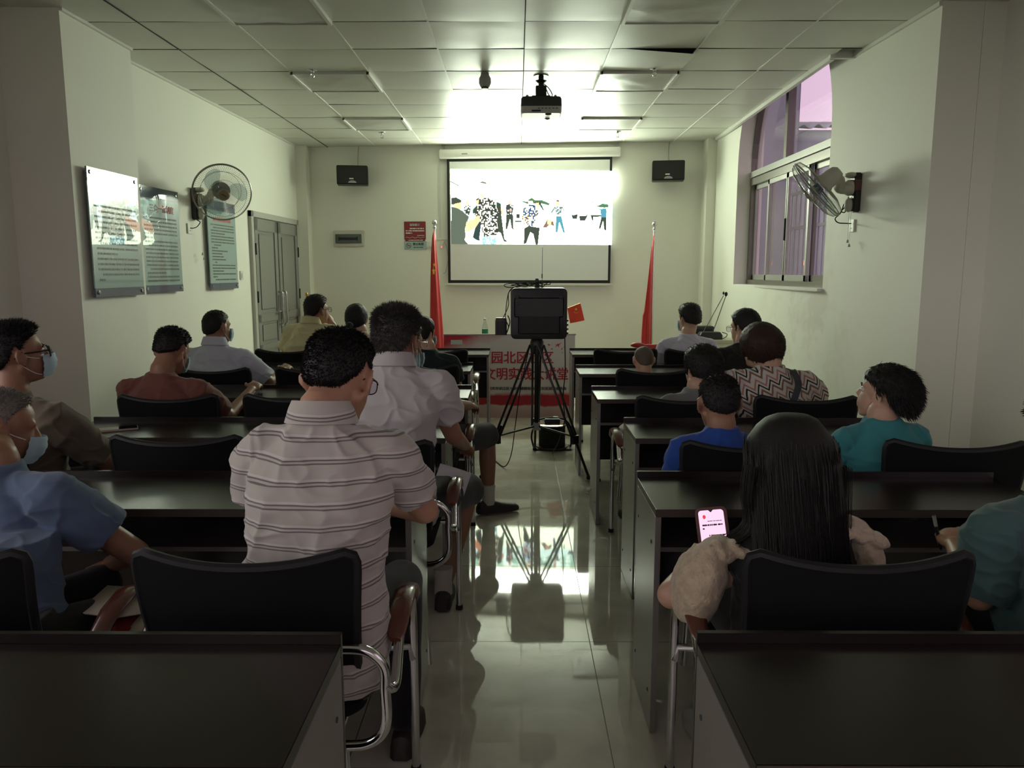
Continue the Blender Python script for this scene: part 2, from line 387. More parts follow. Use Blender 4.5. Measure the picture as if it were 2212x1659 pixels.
# ---- window 1: bronze arched window
def make_window1():
    FX = 2.50
    w = MB(); g = MB()
    def bar(y0, y1, z0, z1, d=.05, x=FX, mi=0): w.bx(x-d/2, x+d/2, y0, y1, z0, z1, mi)
    a, b = YW0+.005, YW1-.005
    bar(a, a+.05, ZS+.01, 2.45, .07); bar(b-.05, b, ZS+.01, 2.45, .07); bar(a, b, ZS+.005, ZS+.05, .08)
    bar(a, b, 2.36, 2.43, .08); bar(a, b, 2.44, 2.50, .05, FX-.02, 1)
    mid = 7.38; bar(mid-.035, mid+.035, 2.5, 3.34, .07)
    arc = [(FX, YW0+(YW1-YW0)*(.5-.5*math.cos(PI*i/24)), 0) for i in range(25)]
    w.loft([[(FX-.03,y,archz(y)-.06),(FX+.03,y,archz(y)-.06),(FX+.03,y,archz(y)-.002),(FX-.03,y,archz(y)-.002)] for _, y, _ in arc])
    g.bx(FX+.004, FX+.008, a, b, 2.5, 3.35)
    fr = w.obj('window_1', [bronze_m, framelight_m], smooth=False); struct(fr)
    gl = g.obj('pane', glass_m, fr, smooth=False)
    # four sliding sashes
    W = (b-a-.1)/4
    for k in range(4):
        y0 = a+.05+k*W-.012; y1 = y0+W+.024; x = FX-.018 if k in (1, 2) else FX+.02
        s = MB(); q = .045
        for ya, yb, za, zb in ((y0,y0+q,ZS+.05,2.36),(y1-q,y1,ZS+.05,2.36),(y0,y1,ZS+.05,ZS+.05+q+.01),(y0,y1,2.36-q,2.36)): s.bx(x-.014, x+.014, ya, yb, za, zb)
        so = s.obj('sash', framelight_m if k in (1,2,3) else bronze_m, fr, smooth=False, bevel=.003)
        MB().bx(x-.003, x+.003, y0+q, y1-q, ZS+.10, 2.36-q).obj('sash_pane', glass_m, so, smooth=False)
        if k == 2: MB().bx(x-.028, x-.014, y0+.01, y0+.03, 1.75, 1.95).obj('handle', blackp, so)
    sl = MB().bx(RWX(7)-.02, FX-.03, YW0-.01, YW1+.01, ZS-.022, ZS+.004).obj('window_sill', whitep, fr, smooth=False, bevel=.004)
make_window1()
def make_fill_window2():
    w = MB(); X = 2.9
    for y0, y1, z0, z1 in ((N0,N1,NZ0,NZ0+.05),(N0,N1,NZ1-.05,NZ1),(N0,N0+.05,NZ0,NZ1),(N1-.05,N1,NZ0,NZ1),((N0+N1)/2-.025,(N0+N1)/2+.025,NZ0,NZ1)): w.bx(X-.03, X+.03, y0, y1, z0, z1)
    f = w.obj('fill_window_2', bronze_m, smooth=False); struct(f)
    MB().bx(X-.003, X+.003, N0+.05, N1-.05, NZ0+.05, NZ1-.05).obj('pane', glass_m, f, smooth=False)
make_fill_window2()
w = MB()  # unseen window behind the camera, added to fill the near half with light
for k in range(5): w.bx(F0+(F1-F0)*k/4-.03, F0+(F1-F0)*k/4+.03, -2.13, -2.07, 1.1, 2.6)
w.bx(F0, F1, -2.13, -2.07, 1.1, 1.15); w.bx(F0, F1, -2.13, -2.07, 2.55, 2.6)
w4 = MB()
for k in range(4): w4.bx(-3.20, -3.14, G0+(G1-G0)*k/3-.03, G0+(G1-G0)*k/3+.03, GZ0, GZ1)
w4.bx(-3.20, -3.14, G0, G1, GZ0, GZ0+.05); w4.bx(-3.20, -3.14, G0, G1, GZ1-.05, GZ1)
w4 = w4.obj('fill_window_4', bronze_m, smooth=False); struct(w4); MB().bx(-3.173, -3.167, G0+.03, G1-.03, GZ0+.05, GZ1-.05).obj('pane', glass_m, w4, smooth=False)
w3 = w.obj('fill_window_3', bronze_m, smooth=False); struct(w3); MB().bx(F0+.03, F1-.03, -2.103, -2.097, 1.15, 2.55).obj('pane', glass_m, w3, smooth=False)
# ---- outside: neighbouring building, corrugated roof, yard rail
o1 = thing('neighbour_building', 'purple grey plastered building beyond the window with a corrugated roof edge', 'building', (6.6, 17.5, 0))
bw = mat('dusk_plaster', (0.20,0.19,0.23), .8, vary=.15, vscale=.6); rfm = mat('corrugated_roof', (0.24,0.24,0.30), .6)
b = MB(); b.bx(3.5, 5.75, 17.0, 21, -.1, 9)
q = b.obj('facade', bw, None, smooth=False); q.parent = o1; q.matrix_parent_inverse = Matrix.Translation(-V((6.6,17.5,0)))
b = MB(); b.bx(5.751, 5.93, 16.9, 17.3, -.1, 9); q = b.obj('pillar', bw, None, smooth=False, bevel=.03); q.parent = o1; q.matrix_parent_inverse = Matrix.Translation(-V((6.6,17.5,0)))
rv = []; ny = 110
for k in range(ny+1):
    x = 5.94+4.6*k/ny; hh = .045*math.sin(x*20)
    rv += [(x, 17.0, 4.50+hh+(x-6.2)*.03), (x, 21.0, 5.3+hh)]
b = MB(); b.add(rv, [(2*k, 2*k+1, 2*k+3, 2*k+2) for k in range(ny)]); b.bx(5.935, 10.5, 17.15, 21, -.1, 4.46, 0)
q = b.obj('corrugated_roof', rfm, None); q.parent = o1; q.matrix_parent_inverse = Matrix.Translation(-V((6.6,17.5,0)))
grd = mat('yard_concrete', (0.14,0.14,0.14), .9); struct(MB().bx(-40, 40, -40, 40, -.3, -.13).obj('ground_outside', grd, smooth=False))
fence = thing('security_bars', 'row of upright metal bars standing outside the window panes', 'bars', (2.95, 7.3, 1.3))
barm = mat('grey_bar_paint', (0.30,0.30,0.34), .5)
for k in range(19):
    y = -1.1+k*2.3/18
    MB().tube([(0,y,.0),(0,y,1.02)], .009, 8).obj('bar', barm, fence)
for z in (.05, .62, .98): MB().bx(-.012,.012,-1.15,1.25,z-.015,z+.015).obj('rail', barm, fence, smooth=False)
sl = thing('street_lantern', 'small glowing orange lamp seen low through the window bars', 'lamp', (5.2, 17.6, 0), group='orange yard lamps')
MB().cone((0,0,0),(0,0,1.5),.03,.03,round_=False).obj('post', barm, sl); MB().ell((0,0,1.62),(.035,.035,.09)).obj('globe', mat('lamp_orange', (1,.4,.1), emit=(1,.30,.06), estr=.45), sl)
for i, (x, y) in enumerate(((4.9,15.2),(5.0,13.6),(4.7,16.2))): dup(sl, (x,y,0), 0, 'small glowing orange lamp seen low through the window bars')
# curtain strip hanging outside right pane
# ---- light panels let into the ceiling
def light_panel(c, r, label):
    x0 = gx0+c*T; y0 = gy0+r*T; t = thing('ceiling_light', label, 'ceiling light', (x0+.3, y0+.3, CEIL), 0, 'square light panels in the ceiling, all switched off')
    f = MB()
    for a in (-1, 1):
        f.bx(a*.297-.011, a*.297+.011, -.3, .3, -.026, .004); f.bx(-.3, .3, a*.297-.003, a*.297+.003, -.022, .004)
    f.obj('frame', tbar_m, t, smooth=False)
    n = 14; vs = []
    for j in range(n+1):
        for i in range(n+1):
            u, v = i/n*2-1, j/n*2-1; x, y = u*.288, v*.292
            z = -.016 - .010*math.cos(u*PI/2)*math.cos(v*PI/2) + .006*noise.noise(V((x*7+c, y*7+r, 3)))*(1-abs(u))**.5
            vs.append((x, y, z))
    MB().add(vs, [(j*(n+1)+i, (j+1)*(n+1)+i, (j+1)*(n+1)+i+1, j*(n+1)+i+1) for j in range(n) for i in range(n)]).obj('diffuser', panel_m, t)
LL = {(-3,-1):'unlit square light panel cut by the top of the picture, left column',(-3,2):'unlit square light panel beside the nearer left sprinkler head',(-3,5):'unlit square light panel beside the farther left sprinkler head',
      (1,-1):'unlit square light panel cut by the top of the picture, right column',(1,2):'unlit square light panel beside the sagging tile and the nearer right sprinkler',(1,5):'unlit square light panel beside the farther right sprinkler head'}
for c, r in LIGHTS:
    light_panel(c, r, LL[(c, r)])
# sprinklers, detector
def sprinkler(x, y, label):
    t = thing('fire_sprinkler', label, 'sprinkler', (x, y, CEIL), 0, 'ceiling sprinkler heads')
    MB().lathe([(.001,0),(.038,-.001),(.036,-.008),(.016,-.012),(.014,-.02),(.001,-.021)]).obj('escutcheon', chrome_m, t)
    f = MB(); f.cone((0,0,-.015),(0,0,-.035),.010,.010,12,2,False)
    for a in (-1,1): f.tube(smooth_path([(a*.010,0,-.033),(a*.015,0,-.045),(a*.004,0,-.062)],4), .003, 6)
    f.obj('frame', chrome_m, t); MB().lathe([(.001,-.062),(.019,-.063),(.019,-.066),(.001,-.067)]).obj('deflector', chrome_m, t)
sprinkler(-1.57, 6.18, 'chrome ceiling sprinkler nearer the camera on the left side')
sprinkler(-1.50, 8.85, 'chrome ceiling sprinkler near the far wall on the left side')
sprinkler(1.04, 6.16, 'chrome ceiling sprinkler nearer the camera on the right side')
sprinkler(1.10, 8.81, 'chrome ceiling sprinkler near the far wall on the right side')
t = thing('smoke_detector', 'small dark round detector hanging from a ceiling tile left of the projector', 'smoke detector', (-.255, 6.30, CEIL))
MB().lathe([(.001,0),(.030,0),(.034,-.02),(.046,-.04),(.047,-.075),(.034,-.105),(.001,-.107)]).obj('housing', greyp, t); MB().lathe([(.001,-.105),(.030,-.105),(.027,-.118),(.001,-.119)]).obj('sensor_cap', blackp, t)

# ------------------------------------------------------------------ the projected picture, painted cell by cell
def paint_picture(W, H):
    img = np.zeros((H, W, 3)); X0, X1, Y0, Y1 = 178., 1990., 295., 1130.
    yy, xx = np.mgrid[0:H, 0:W]; px = X0+(xx+.5)/W*(X1-X0); py = Y0+(yy+.5)/H*(Y1-Y0)
    nz = rng.random((H//3+2, W//3+2)); big = np.repeat(np.repeat(nz,3,0),3,1)[:H,:W]
    sky = np.array((9.0,10.0,7.9)); img[:] = sky
    m = py > 575; img[m] = (1.7,1.9,1.4)
    m = (py > 596) & (py < 612) & (px > 770); img[m] = (.9,.7,.3)
    m = (py > 612) & (py < 770); img[m] = (1.2,1.55,1.3)
    m &= (np.sin(px*.021)+np.sin(px*.043+1)+.6*np.sin(py*.12+px*.01)+big*1.2 > .9); img[m] = (.30,.62,.42)
    m = (py > 770) & (py < 860); img[m] = (.9,1.25,1.1)
    m = py >= 860; img[m] = (1.35,1.6,1.15); m &= big > .8; img[m] = (1.0,1.2,.8)
    def poly(pts, col, pat=None):
        P = np.array(pts, float); ins = np.zeros((H, W), bool); j = len(P)-1
        for i in range(len(P)):
            xi, yi, xj, yj = *P[i], *P[j]
            c = ((yi > py) != (yj > py)) & (px < (xj-xi)*(py-yi)/((yj-yi) or 1e-9)+xi); ins ^= c; j = i
        if pat is None: img[ins] = col
        else:
            sel = ins & (big > pat[0]); img[ins] = col; img[sel] = pat[1]
            if len(pat) > 2: sel = ins & (big < pat[2]); img[sel] = pat[3]
    def line(a, b, w, col):
        a = np.array(a,float); b = np.array(b,float); d = b-a; L = (d**2).sum()
        t = np.clip(((px-a[0])*d[0]+(py-a[1])*d[1])/L, 0, 1); dist = np.hypot(px-a[0]-t*d[0], py-a[1]-t*d[1]); img[dist < w/2] = col
    K = (.018,.023,.017); G = (.05,.06,.045); SK = (.55,.23,.12); SK2 = (.95,.62,.40)
    line((540,325),(530,430),9,G); poly([(505,442),(532,422),(580,432),(602,458),(560,450)],G); line((180,432),(262,472),16,G)
    poly([(185,612),(240,603),(298,640),(290,672),(245,692),(185,684)],K); poly([(238,672),(290,662),(294,735),(270,745),(190,690)],SK)
    poly([(182,708),(230,718),(300,750),(385,822),(365,875),(335,960),(345,1040),(330,1082),(372,1128),(178,1130)],(.035,.044,.032))
    poly([(320,705),(350,690),(395,690),(405,720),(390,800),(405,815),(335,785)],K,(.62,(.5,.6,.5))); poly([(352,648),(378,648),(378,688),(352,688)],SK)
    poly([(465,622),(500,605),(535,625),(525,690),(470,680)],SK); poly([(462,625),(500,606),(512,618),(470,640)],K)
    poly([(425,745),(475,690),(505,760),(430,790)],K); poly([(425,1055),(470,870),(525,870),(500,1070),(515,1095),(470,1085)],(.012,.02,.02))
    poly([(505,585),(505,490),(560,478),(605,500),(600,585),(565,625)],SK2); poly([(508,580),(545,565),(560,600),(520,600)],SK)
    poly([(695,650),(745,672),(752,800),(785,1068),(828,1102),(780,1098),(742,1000),(700,985)],K); poly([(745,700),(770,760),(770,800),(750,790)],SK)
    poly([(500,612),(600,606),(670,640),(722,780),(700,855),(716,1000),(690,1030),(530,1052),(520,870),(445,802),(490,700)],(.015,.018,.014),(.58,(.5,.5,.36)))
    poly([(530,1050),(690,1028),(692,1130),(530,1130)],(.10,.30,.32),(.7,(.8,1.1,1.05))); poly([(338,985),(352,880),(440,840),(492,800),(512,862),(455,945),(370,990)],SK)
    poly([(828,640),(862,640),(862,682),(828,682)],SK); poly([(798,690),(825,680),(866,680),(888,690),(885,735),(872,795),(812,795),(800,725)],K,(.7,(.6,.8,.8)))
    poly([(808,790),(882,790),(888,962),(868,950),(850,838),(818,955),(798,965)],K); poly([(840,735),(872,735),(868,752),(842,750)],(.8,.08,.04))
    poly([(920,785),(960,785),(960,832),(920,832)],K); poly([(905,862),(980,862),(980,876),(905,874)],K); line((940,830),(940,870),5,K)
    poly([(950,636),(1040,648),(1060,620),(1095,603),(1130,628),(1210,630),(1292,662),(1286,684),(1200,668),(1050,672)],(.03,.06,.03))
    poly([(1050,640),(1105,640),(1110,690),(1060,690)],SK2); poly([(1130,648),(1185,645),(1235,745),(1215,735),(1180,680),(1140,690)],K); poly([(1140,660),(1172,655),(1172,705),(1142,708)],SK)
    poly([(1000,725),(1080,668),(1155,700),(1185,760),(1140,820),(1130,925),(1015,925),(988,850)],(.02,.03,.05),(.6,(.5,.7,.75),.15,(.6,.25,.1)))
    poly([(1012,945),(1060,920),(1185,940),(1165,1130),(1138,1130),(1112,1010),(1078,990),(1035,1115),(1005,1130)],K); line((988,790),(988,1130),7,(.5,.12,.06))
    poly([(1218,938),(1268,842),(1335,868),(1348,925),(1300,900),(1260,935)],(.08,.05,.03)); poly([(1265,850),(1320,850),(1310,900),(1270,900)],SK)
    poly([(1366,632),(1398,628),(1402,682),(1370,684)],SK); poly([(1364,634),(1384,622),(1400,634),(1396,645)],K)
    poly([(1348,706),(1384,692),(1432,702),(1422,792),(1372,792)],(.06,.08,.075),(.6,(.3,.36,.34))); line((1315,765),(1352,710),12,G); line((1430,702),(1455,750),12,G)
    poly([(1366,808),(1426,808),(1468,997),(1448,992),(1402,870),(1386,988),(1364,990)],(.03,.10,.12)); poly([(1480,862),(1502,862),(1500,918),(1480,918)],(.3,.6,.2))
    poly([(1535,788),(1560,795),(1610,780),(1600,836),(1550,836)],K); poly([(1628,804),(1690,804),(1715,782),(1712,812),(1690,856),(1630,856)],K)
    poly([(1748,790),(1870,790),(1870,808),(1782,812),(1780,855),(1768,850)],K); line((1715,655),(1785,641),5,G); poly([(1770,668),(1830,672),(1830,690),(1775,686)],SK2)
    poly([(1818,690),(1880,662),(1945,672),(1945,702),(1900,706),(1822,698)],(.03,.06,.03)); poly([(1822,722),(1860,722),(1922,716),(1926,818),(1864,818),(1862,736)],(.03,.10,.13))
    poly([(1868,815),(1926,815),(1924,966),(1904,962),(1890,852),(1864,946),(1842,944)],K)
    return img
t = thing('projection_screen', 'white pull-down projection screen with black border on the far wall', 'projector screen', (0.14, BWY(.14), 0), -math.atan(.089))
cs = MB(); cs.loft([[(x,-.02,2.822),(x,-.095,2.822),(x,-.11,2.85),(x,-.10,2.93),(x,-.02,2.945)] for x in (-1.085,1.095)]); cs.obj('case', whitep, t, bevel=.006, fix=True)
bk = MB()
for x in (-1.05, 1.06): bk.bx(x-.012,x+.012,-.05,0,2.93,2.995)
bk.obj('bracket', greyp, t, smooth=False)
MB().bx(-.81,-.74,-.108,-.1035,2.868,2.878).obj('maker_plate', mat('tiny_maker_plate', (.08,.10,.25), .5), t)
sc = MB(); y = -.062
sc.bx(-1.0,1.0,y,y+.001,1.325,2.825, 0)
sc.obj('screen_border', mat('screen_black_border', (.012,.014,.012), .7), t, smooth=False)
MB().bx(-.968,.972,y-.002,y-.001,1.362,2.79).obj('screen_fabric', mat('screen_fabric', (.80,.82,.78), .85), t, smooth=False)
MB().box((0,y,1.310),(2.07,.028,.030)).obj('bottom_bar', whitep, t, bevel=.006)
# picture cells
Wp, Hp = 364, 168; img = paint_picture(Wp, Hp)
xl, xr = -.955, 1.012
vs = []
for j in range(Hp+1):
    for i in range(Wp+1):
        u = i/Wp; v = j/Hp; zt = 2.700*(1-u)+2.655*u; zb = 1.803*(1-u)+1.787*u
        vs.append((xl+(xr-xl)*u, y-.0035, zt+(zb-zt)*v))
pm = MB().add(vs, [(j*(Wp+1)+i, (j+1)*(Wp+1)+i, (j+1)*(Wp+1)+i+1, j*(Wp+1)+i+1) for j in range(Hp) for i in range(Wp)]).mesh('picture', False)
ca = pm.color_attributes.new('picture_colour', 'FLOAT_COLOR', 'CORNER')
cc = np.ones((Hp*Wp, 4, 4), np.float32); cc[:,:,:3] = (img.reshape(-1,3)*PICTURE_GAIN)[:,None,:]
ca.data.foreach_set('color', cc.ravel())
emi = mat('projected_picture', (.0,.0,.0), 1.0, spec=0); N, L, p = nodes(emi)
at = N.new('ShaderNodeAttribute'); at.attribute_name = 'picture_colour'; L.new(at.outputs['Color'], p.inputs['Emission Color']); p.inputs['Emission Strength'].default_value = 1.0
po = link('projected_picture', pm, t, emi)

# ------------------------------------------------------------------ far wall fittings
def on_back(name, label, cat, x, z=0, off=0.0, group=None):
    a = math.atan(.089); n = V((-math.sin(a), -math.cos(a), 0))
    return thing(name, label, cat, V((x, BWY(x), z))+n*off, -a, group)
def wall_speaker(x, z, turn, label):
    t = on_back('wall_speaker', label, 'speaker', x, z, 0, 'black wall speakers')
    R = Matrix.Rotation(turn, 3, 'Z'); b = MB(); b.box((0,-.20,0),(.37,.20,.225),R); b.obj('cabinet', blackp, t, bevel=.008)
    f = MB(); f.box(R@V((0,-.102,0))+V((0,-.20,0)),(.33,.012,.205),R); f.obj('grille', mat('speaker_grille_cloth', (.022,.024,.022), .8, bump=.4, bscale=300), t, bevel=.005)
    f = MB(); f.box(R@V((-.01,-.112,-.045))+V((0,-.20,0)),(.05,.003,.014),R); f.obj('badge', whitep, t)
    h = MB(); h.add([R@V((-.0+.05*math.cos(a),-.1095,-.095+.03*math.sin(a)))+V((0,-.2,0)) for a in np.linspace(0,PI,12)], [tuple(range(12))]); h.obj('port', greyp, t, fix=True)
    MB().box((0,-.05,0),(.08,.12,.08)).obj('bracket', blackm, t)
    c = MB(); c.tube(smooth_path([(.03,-.10,.11),(.02,-.03,.17),(.02,-.012,.30),(.03,-.010,.375)],5), .004, 6); c.obj('cable', greyp, t)
wall_speaker(-1.99, 2.62, math.radians(14), 'black wall speaker left of the projection screen')
wall_speaker(1.78, 2.628, math.radians(-3), 'black wall speaker right of the projection screen, above the right flag')
t = on_back('fuse_box', 'cream fuse box with a dark window low under the left wall speaker', 'fuse box', -2.12, 1.877)
MB().box((0,-.012,0),(.395,.024,.20)).obj('cover_frame', creamp, t, bevel=.008); MB().box((0,-.028,-.003),(.335,.012,.115)).obj('door', mat('tinted_door', (.10,.12,.11), .15), t, bevel=.004)
MB().box((0,-.0355,-.003),(.22,.004,.03)).obj('breaker_row', blackp, t, bevel=.002)
for a in (-1,1): MB().box((a*.115,-.036,-.003),(.02,.006,.05)).obj('latch', blackp, t, bevel=.002)
I3 = ((1,0,0),(0,0,-1),(0,1,0))   # text x->x, y->z, z-> -y
def dashes(rows, m, parent, name='lettering', R=None, y=-.003):
    mb = MB()
    for x0, x1, z, h in rows:
        x = x0
        while x < x1-.004:
            w = min(random.uniform(.55,1.0)*h*1.05*random.choice((1,2,3)), x1-x); mb.bx(x, x+w, y-.0006, y, z-h/2, z+h/2); x += w+h*random.choice((.18,.25,.6))
    return mb.obj(name, m, parent, smooth=False)
letw = mat('white_lettering', (.75,.72,.68), .6); letk = mat('dark_lettering', (.03,.05,.045), .6)
t = on_back('notice_sign', 'dark red notice sign with white lettering above the no smoking sign', 'sign', -1.277, 1.967)
MB().box((0,-.004,.005),(.272,.008,.222)).obj('board', mat('dark_red_sign', (.26,.03,.03), .4), t, bevel=.002)
MB().box((0,-.005,-.112),(.25,.008,.030)).obj('lower_strip', mat('dark_red_strip', (.20,.03,.03), .4), t)
for ch, x, m in (('温',-.05,(.7,.66,.6)),('馨',-.018,(.4,.62,.42)),('提',.014,(.7,.6,.68)),('示',.046,(.35,.55,.75))):
    text('lettering', ch, .032, mat('title_'+ch.encode('unicode_escape').decode()[2:], m, .6), t, (x,-.0095,.073), I3, 'C', bold=.0006)
dashes([(-.065,.115,.030,.014),(-.115,.118,.002,.014),(-.115,-.035,-.026,.014),(.03,.118,-.055,.007),(-.085,.10,-.113,.009)], letw, t, y=-.0095)
cv = MB(); cv.tube([(-.12+.24*i/24,-.009,-.080+.006*math.sin(i*.9)) for i in range(25)], .0018, 5); cv.obj('wavy_rule', letw, t)
t = on_back('no_smoking_sign', 'pale blue no smoking sign under the dark red notice', 'sign', -1.272, 1.790)
MB().box((0,-.005,0),(.285,.010,.098)).obj('board', mat('pale_blue_sign', (.36,.50,.47), .4), t, bevel=.003)
rg = MB(); rg.tube([(-.085+.031*math.cos(a),-.011,.031*math.sin(a)) for a in np.linspace(0,2*PI,25)[:-1]], .0032, 6, True); rg.tube([(-.107,-.011,.021),(-.063,-.011,-.021)], .003, 6)
rg.obj('prohibition_ring', mat('ring_red', (.25,.07,.07), .5), t)
cg = MB(); cg.bx(-.105,-.066,-.0113,-.0103,-.004,.003); cg.obj('cigarette_mark', letk, t, smooth=False)
text('lettering', '禁止吸烟', .036, letk, t, (-.033,-.0105,.014), I3, 'L', .135, bold=.001)
dashes([(-.025,.095,-.024,.009)], letk, t, y=-.0105)
t = on_back('wall_socket', 'white wall socket plate beside the no smoking sign', 'socket', -1.075, 1.795)
MB().box((0,-.006,0),(.12,.012,.075)).obj('plate', whitep, t, bevel=.003); MB().box((.015,-.024,-.01),(.04,.028,.04)).obj('plug', whitep, t, bevel=.006)
t = on_back('cable_trunking', 'thin white cable trunking running up the far wall beside the screen', 'cable duct', -1.045, 1.83)
MB().box((0,-.008,-.55),(.03,.014,1.0)).obj('lower_duct', whitep, t, smooth=False); MB().box((.09,-.007,.035),(.20,.014,.012)).obj('cross_duct', whitep, t, smooth=False); MB().box((.085,-.007,.55),(.014,.014,1.0)).obj('upper_duct', whitep, t, smooth=False)
t = on_back('remote_switch', 'small white hanging screen control switch with a glowing red light', 'switch', -.935, 1.80, .02)
R = Matrix.Rotation(math.radians(16), 3, 'Y'); MB().box((0,-.01,0),(.032,.024,.095),R).obj('body', whitep, t, bevel=.006)
MB().box(R@V((.006,-.024,-.03))+V((0,0,0)),(.016,.006,.026),R).obj('indicator', mat('red_indicator', (.8,.1,.1), emit=(1,.12,.12), estr=.25), t, bevel=.002)
MB().tube(smooth_path([(.015,-.01,.045),(.055,-.01,-.02),(.075,-.01,-.18),(.045,-.01,-.33),(.01,-.008,-.36)],6), .003, 6).obj('cable', greyp, t)
# ------------------------------------------------------------------ left wall
def on_left(name, label, cat, y, z=0, x=None, off=0.0, group=None):
    a = math.radians(90)-math.atan(.031) if y > 5.6 else math.radians(90)
    return thing(name, label, cat, ((LWX(y) if y > 5.6 else -2.68)+off if x is None else x, y, z), a, group)
def on_right(name, label, cat, y, z=0, off=0.0, group=None):
    return thing(name, label, cat, (RWX(y)-off, y, z), math.radians(-90)-math.atan(.0275), group)
pos_m = mat('poster_pale_teal', (.36,.50,.48), .25, coat=1.0); N, L, p = nodes(pos_m); p.inputs['Coat Roughness'].default_value = .015; p.inputs['Coat IOR'].default_value = 1.6
posb_m = mat('poster_slate_blue', (.075,.10,.17), .25, coat=1.0); nodes(posb_m)[2].inputs['Coat Roughness'].default_value = .02
acr_m = mat('acrylic_edge', (.10,.16,.30), .2, spec=.7)
letr = mat('poster_red_lettering', (.42,.04,.04), .5, coat=1.0); letp = mat('poster_body_lettering', (.045,.075,.06), .5, coat=1.0)
for q_ in (letr, letp): nodes(q_)[2].inputs['Coat Roughness'].default_value = .015; nodes(q_)[2].inputs['Coat IOR'].default_value = 1.6
def poster(y0, y1, label, title, rows, grp=None, titlex=None, turn=0):
    yc = (y0+y1)/2; W = y1-y0; t = on_left('wall_poster', label, 'poster', yc, 1.705, None, 0, grp); Hh = .80; t.rotation_euler.z += math.radians(turn)
    MB().bx(-W/2, W/2, -.038, -.030, -Hh/2, Hh/2).obj('panel', [pos_m], t, smooth=False)
    MB().bx(-W/2-.001, W/2+.001, -.0395, -.0295, Hh/2-.085, Hh/2+.001).obj('top_band', posb_m, t, smooth=False)
    MB().bx(-W/2-.001, W/2+.001, -.0395, -.0295, -Hh/2-.001, -Hh/2+.055).obj('bottom_band', posb_m, t, smooth=False)
    for a in (-1,1):
        for b in (-1,1):
            MB().lathe([(.001,.0),(.011,.0),(.011,.036),(.013,.040),(.012,.046),(.001,.047)], (a*(W/2-.035),0,b*(Hh/2-.03)), 16, 'Y').obj('standoff_bolt', chrome_m, t)
    if title: text('title', title, .062, letr, t, (titlex or 0,-.0392,Hh/2-.16), I3, 'C', bold=.0012)
    dashes(rows, letp, t, y=-.0390)
def rows_body(W, z0, n, step, h, short):
    out = []
    for k in range(n):
        if k in short: a, b = (-W/2+.06, -W/2+.06+short[k])
        else: a, b = (-W/2+.055, W/2-.05)
        if k % 6 == 1: a += .05
        out.append((a, b, z0-k*step, h))
    return out
poster(4.855, 5.49, 'large pale teal wall poster nearest the camera, mirroring the projected picture', '', rows_body(.635, .17, 15, .033, .013, {9:.25,14:.07}))
poster(5.85, 6.455, 'middle pale teal wall poster between the nearest poster and the left fan', '三会一课制度', rows_body(.605, .17, 17, .030, .013, {5:.12,14:.28,9:.5}), titlex=.03, turn=-1.1)
poster(7.02, 7.65, 'pale teal wall poster furthest back, partly behind the left fan', '', rows_body(.63, .185, 20, .0262, .011, {3:.30,7:.2,8:.13,9:.35,10:.22,11:.25,12:.3,13:.1,16:.25,18:.1}))
t3 = [o for o in bpy.data.objects if o.name.startswith('wall_poster')][-1]
dashes([(-.2,.22,.235,.035)], letr, t3, 'title', y=-.0392)
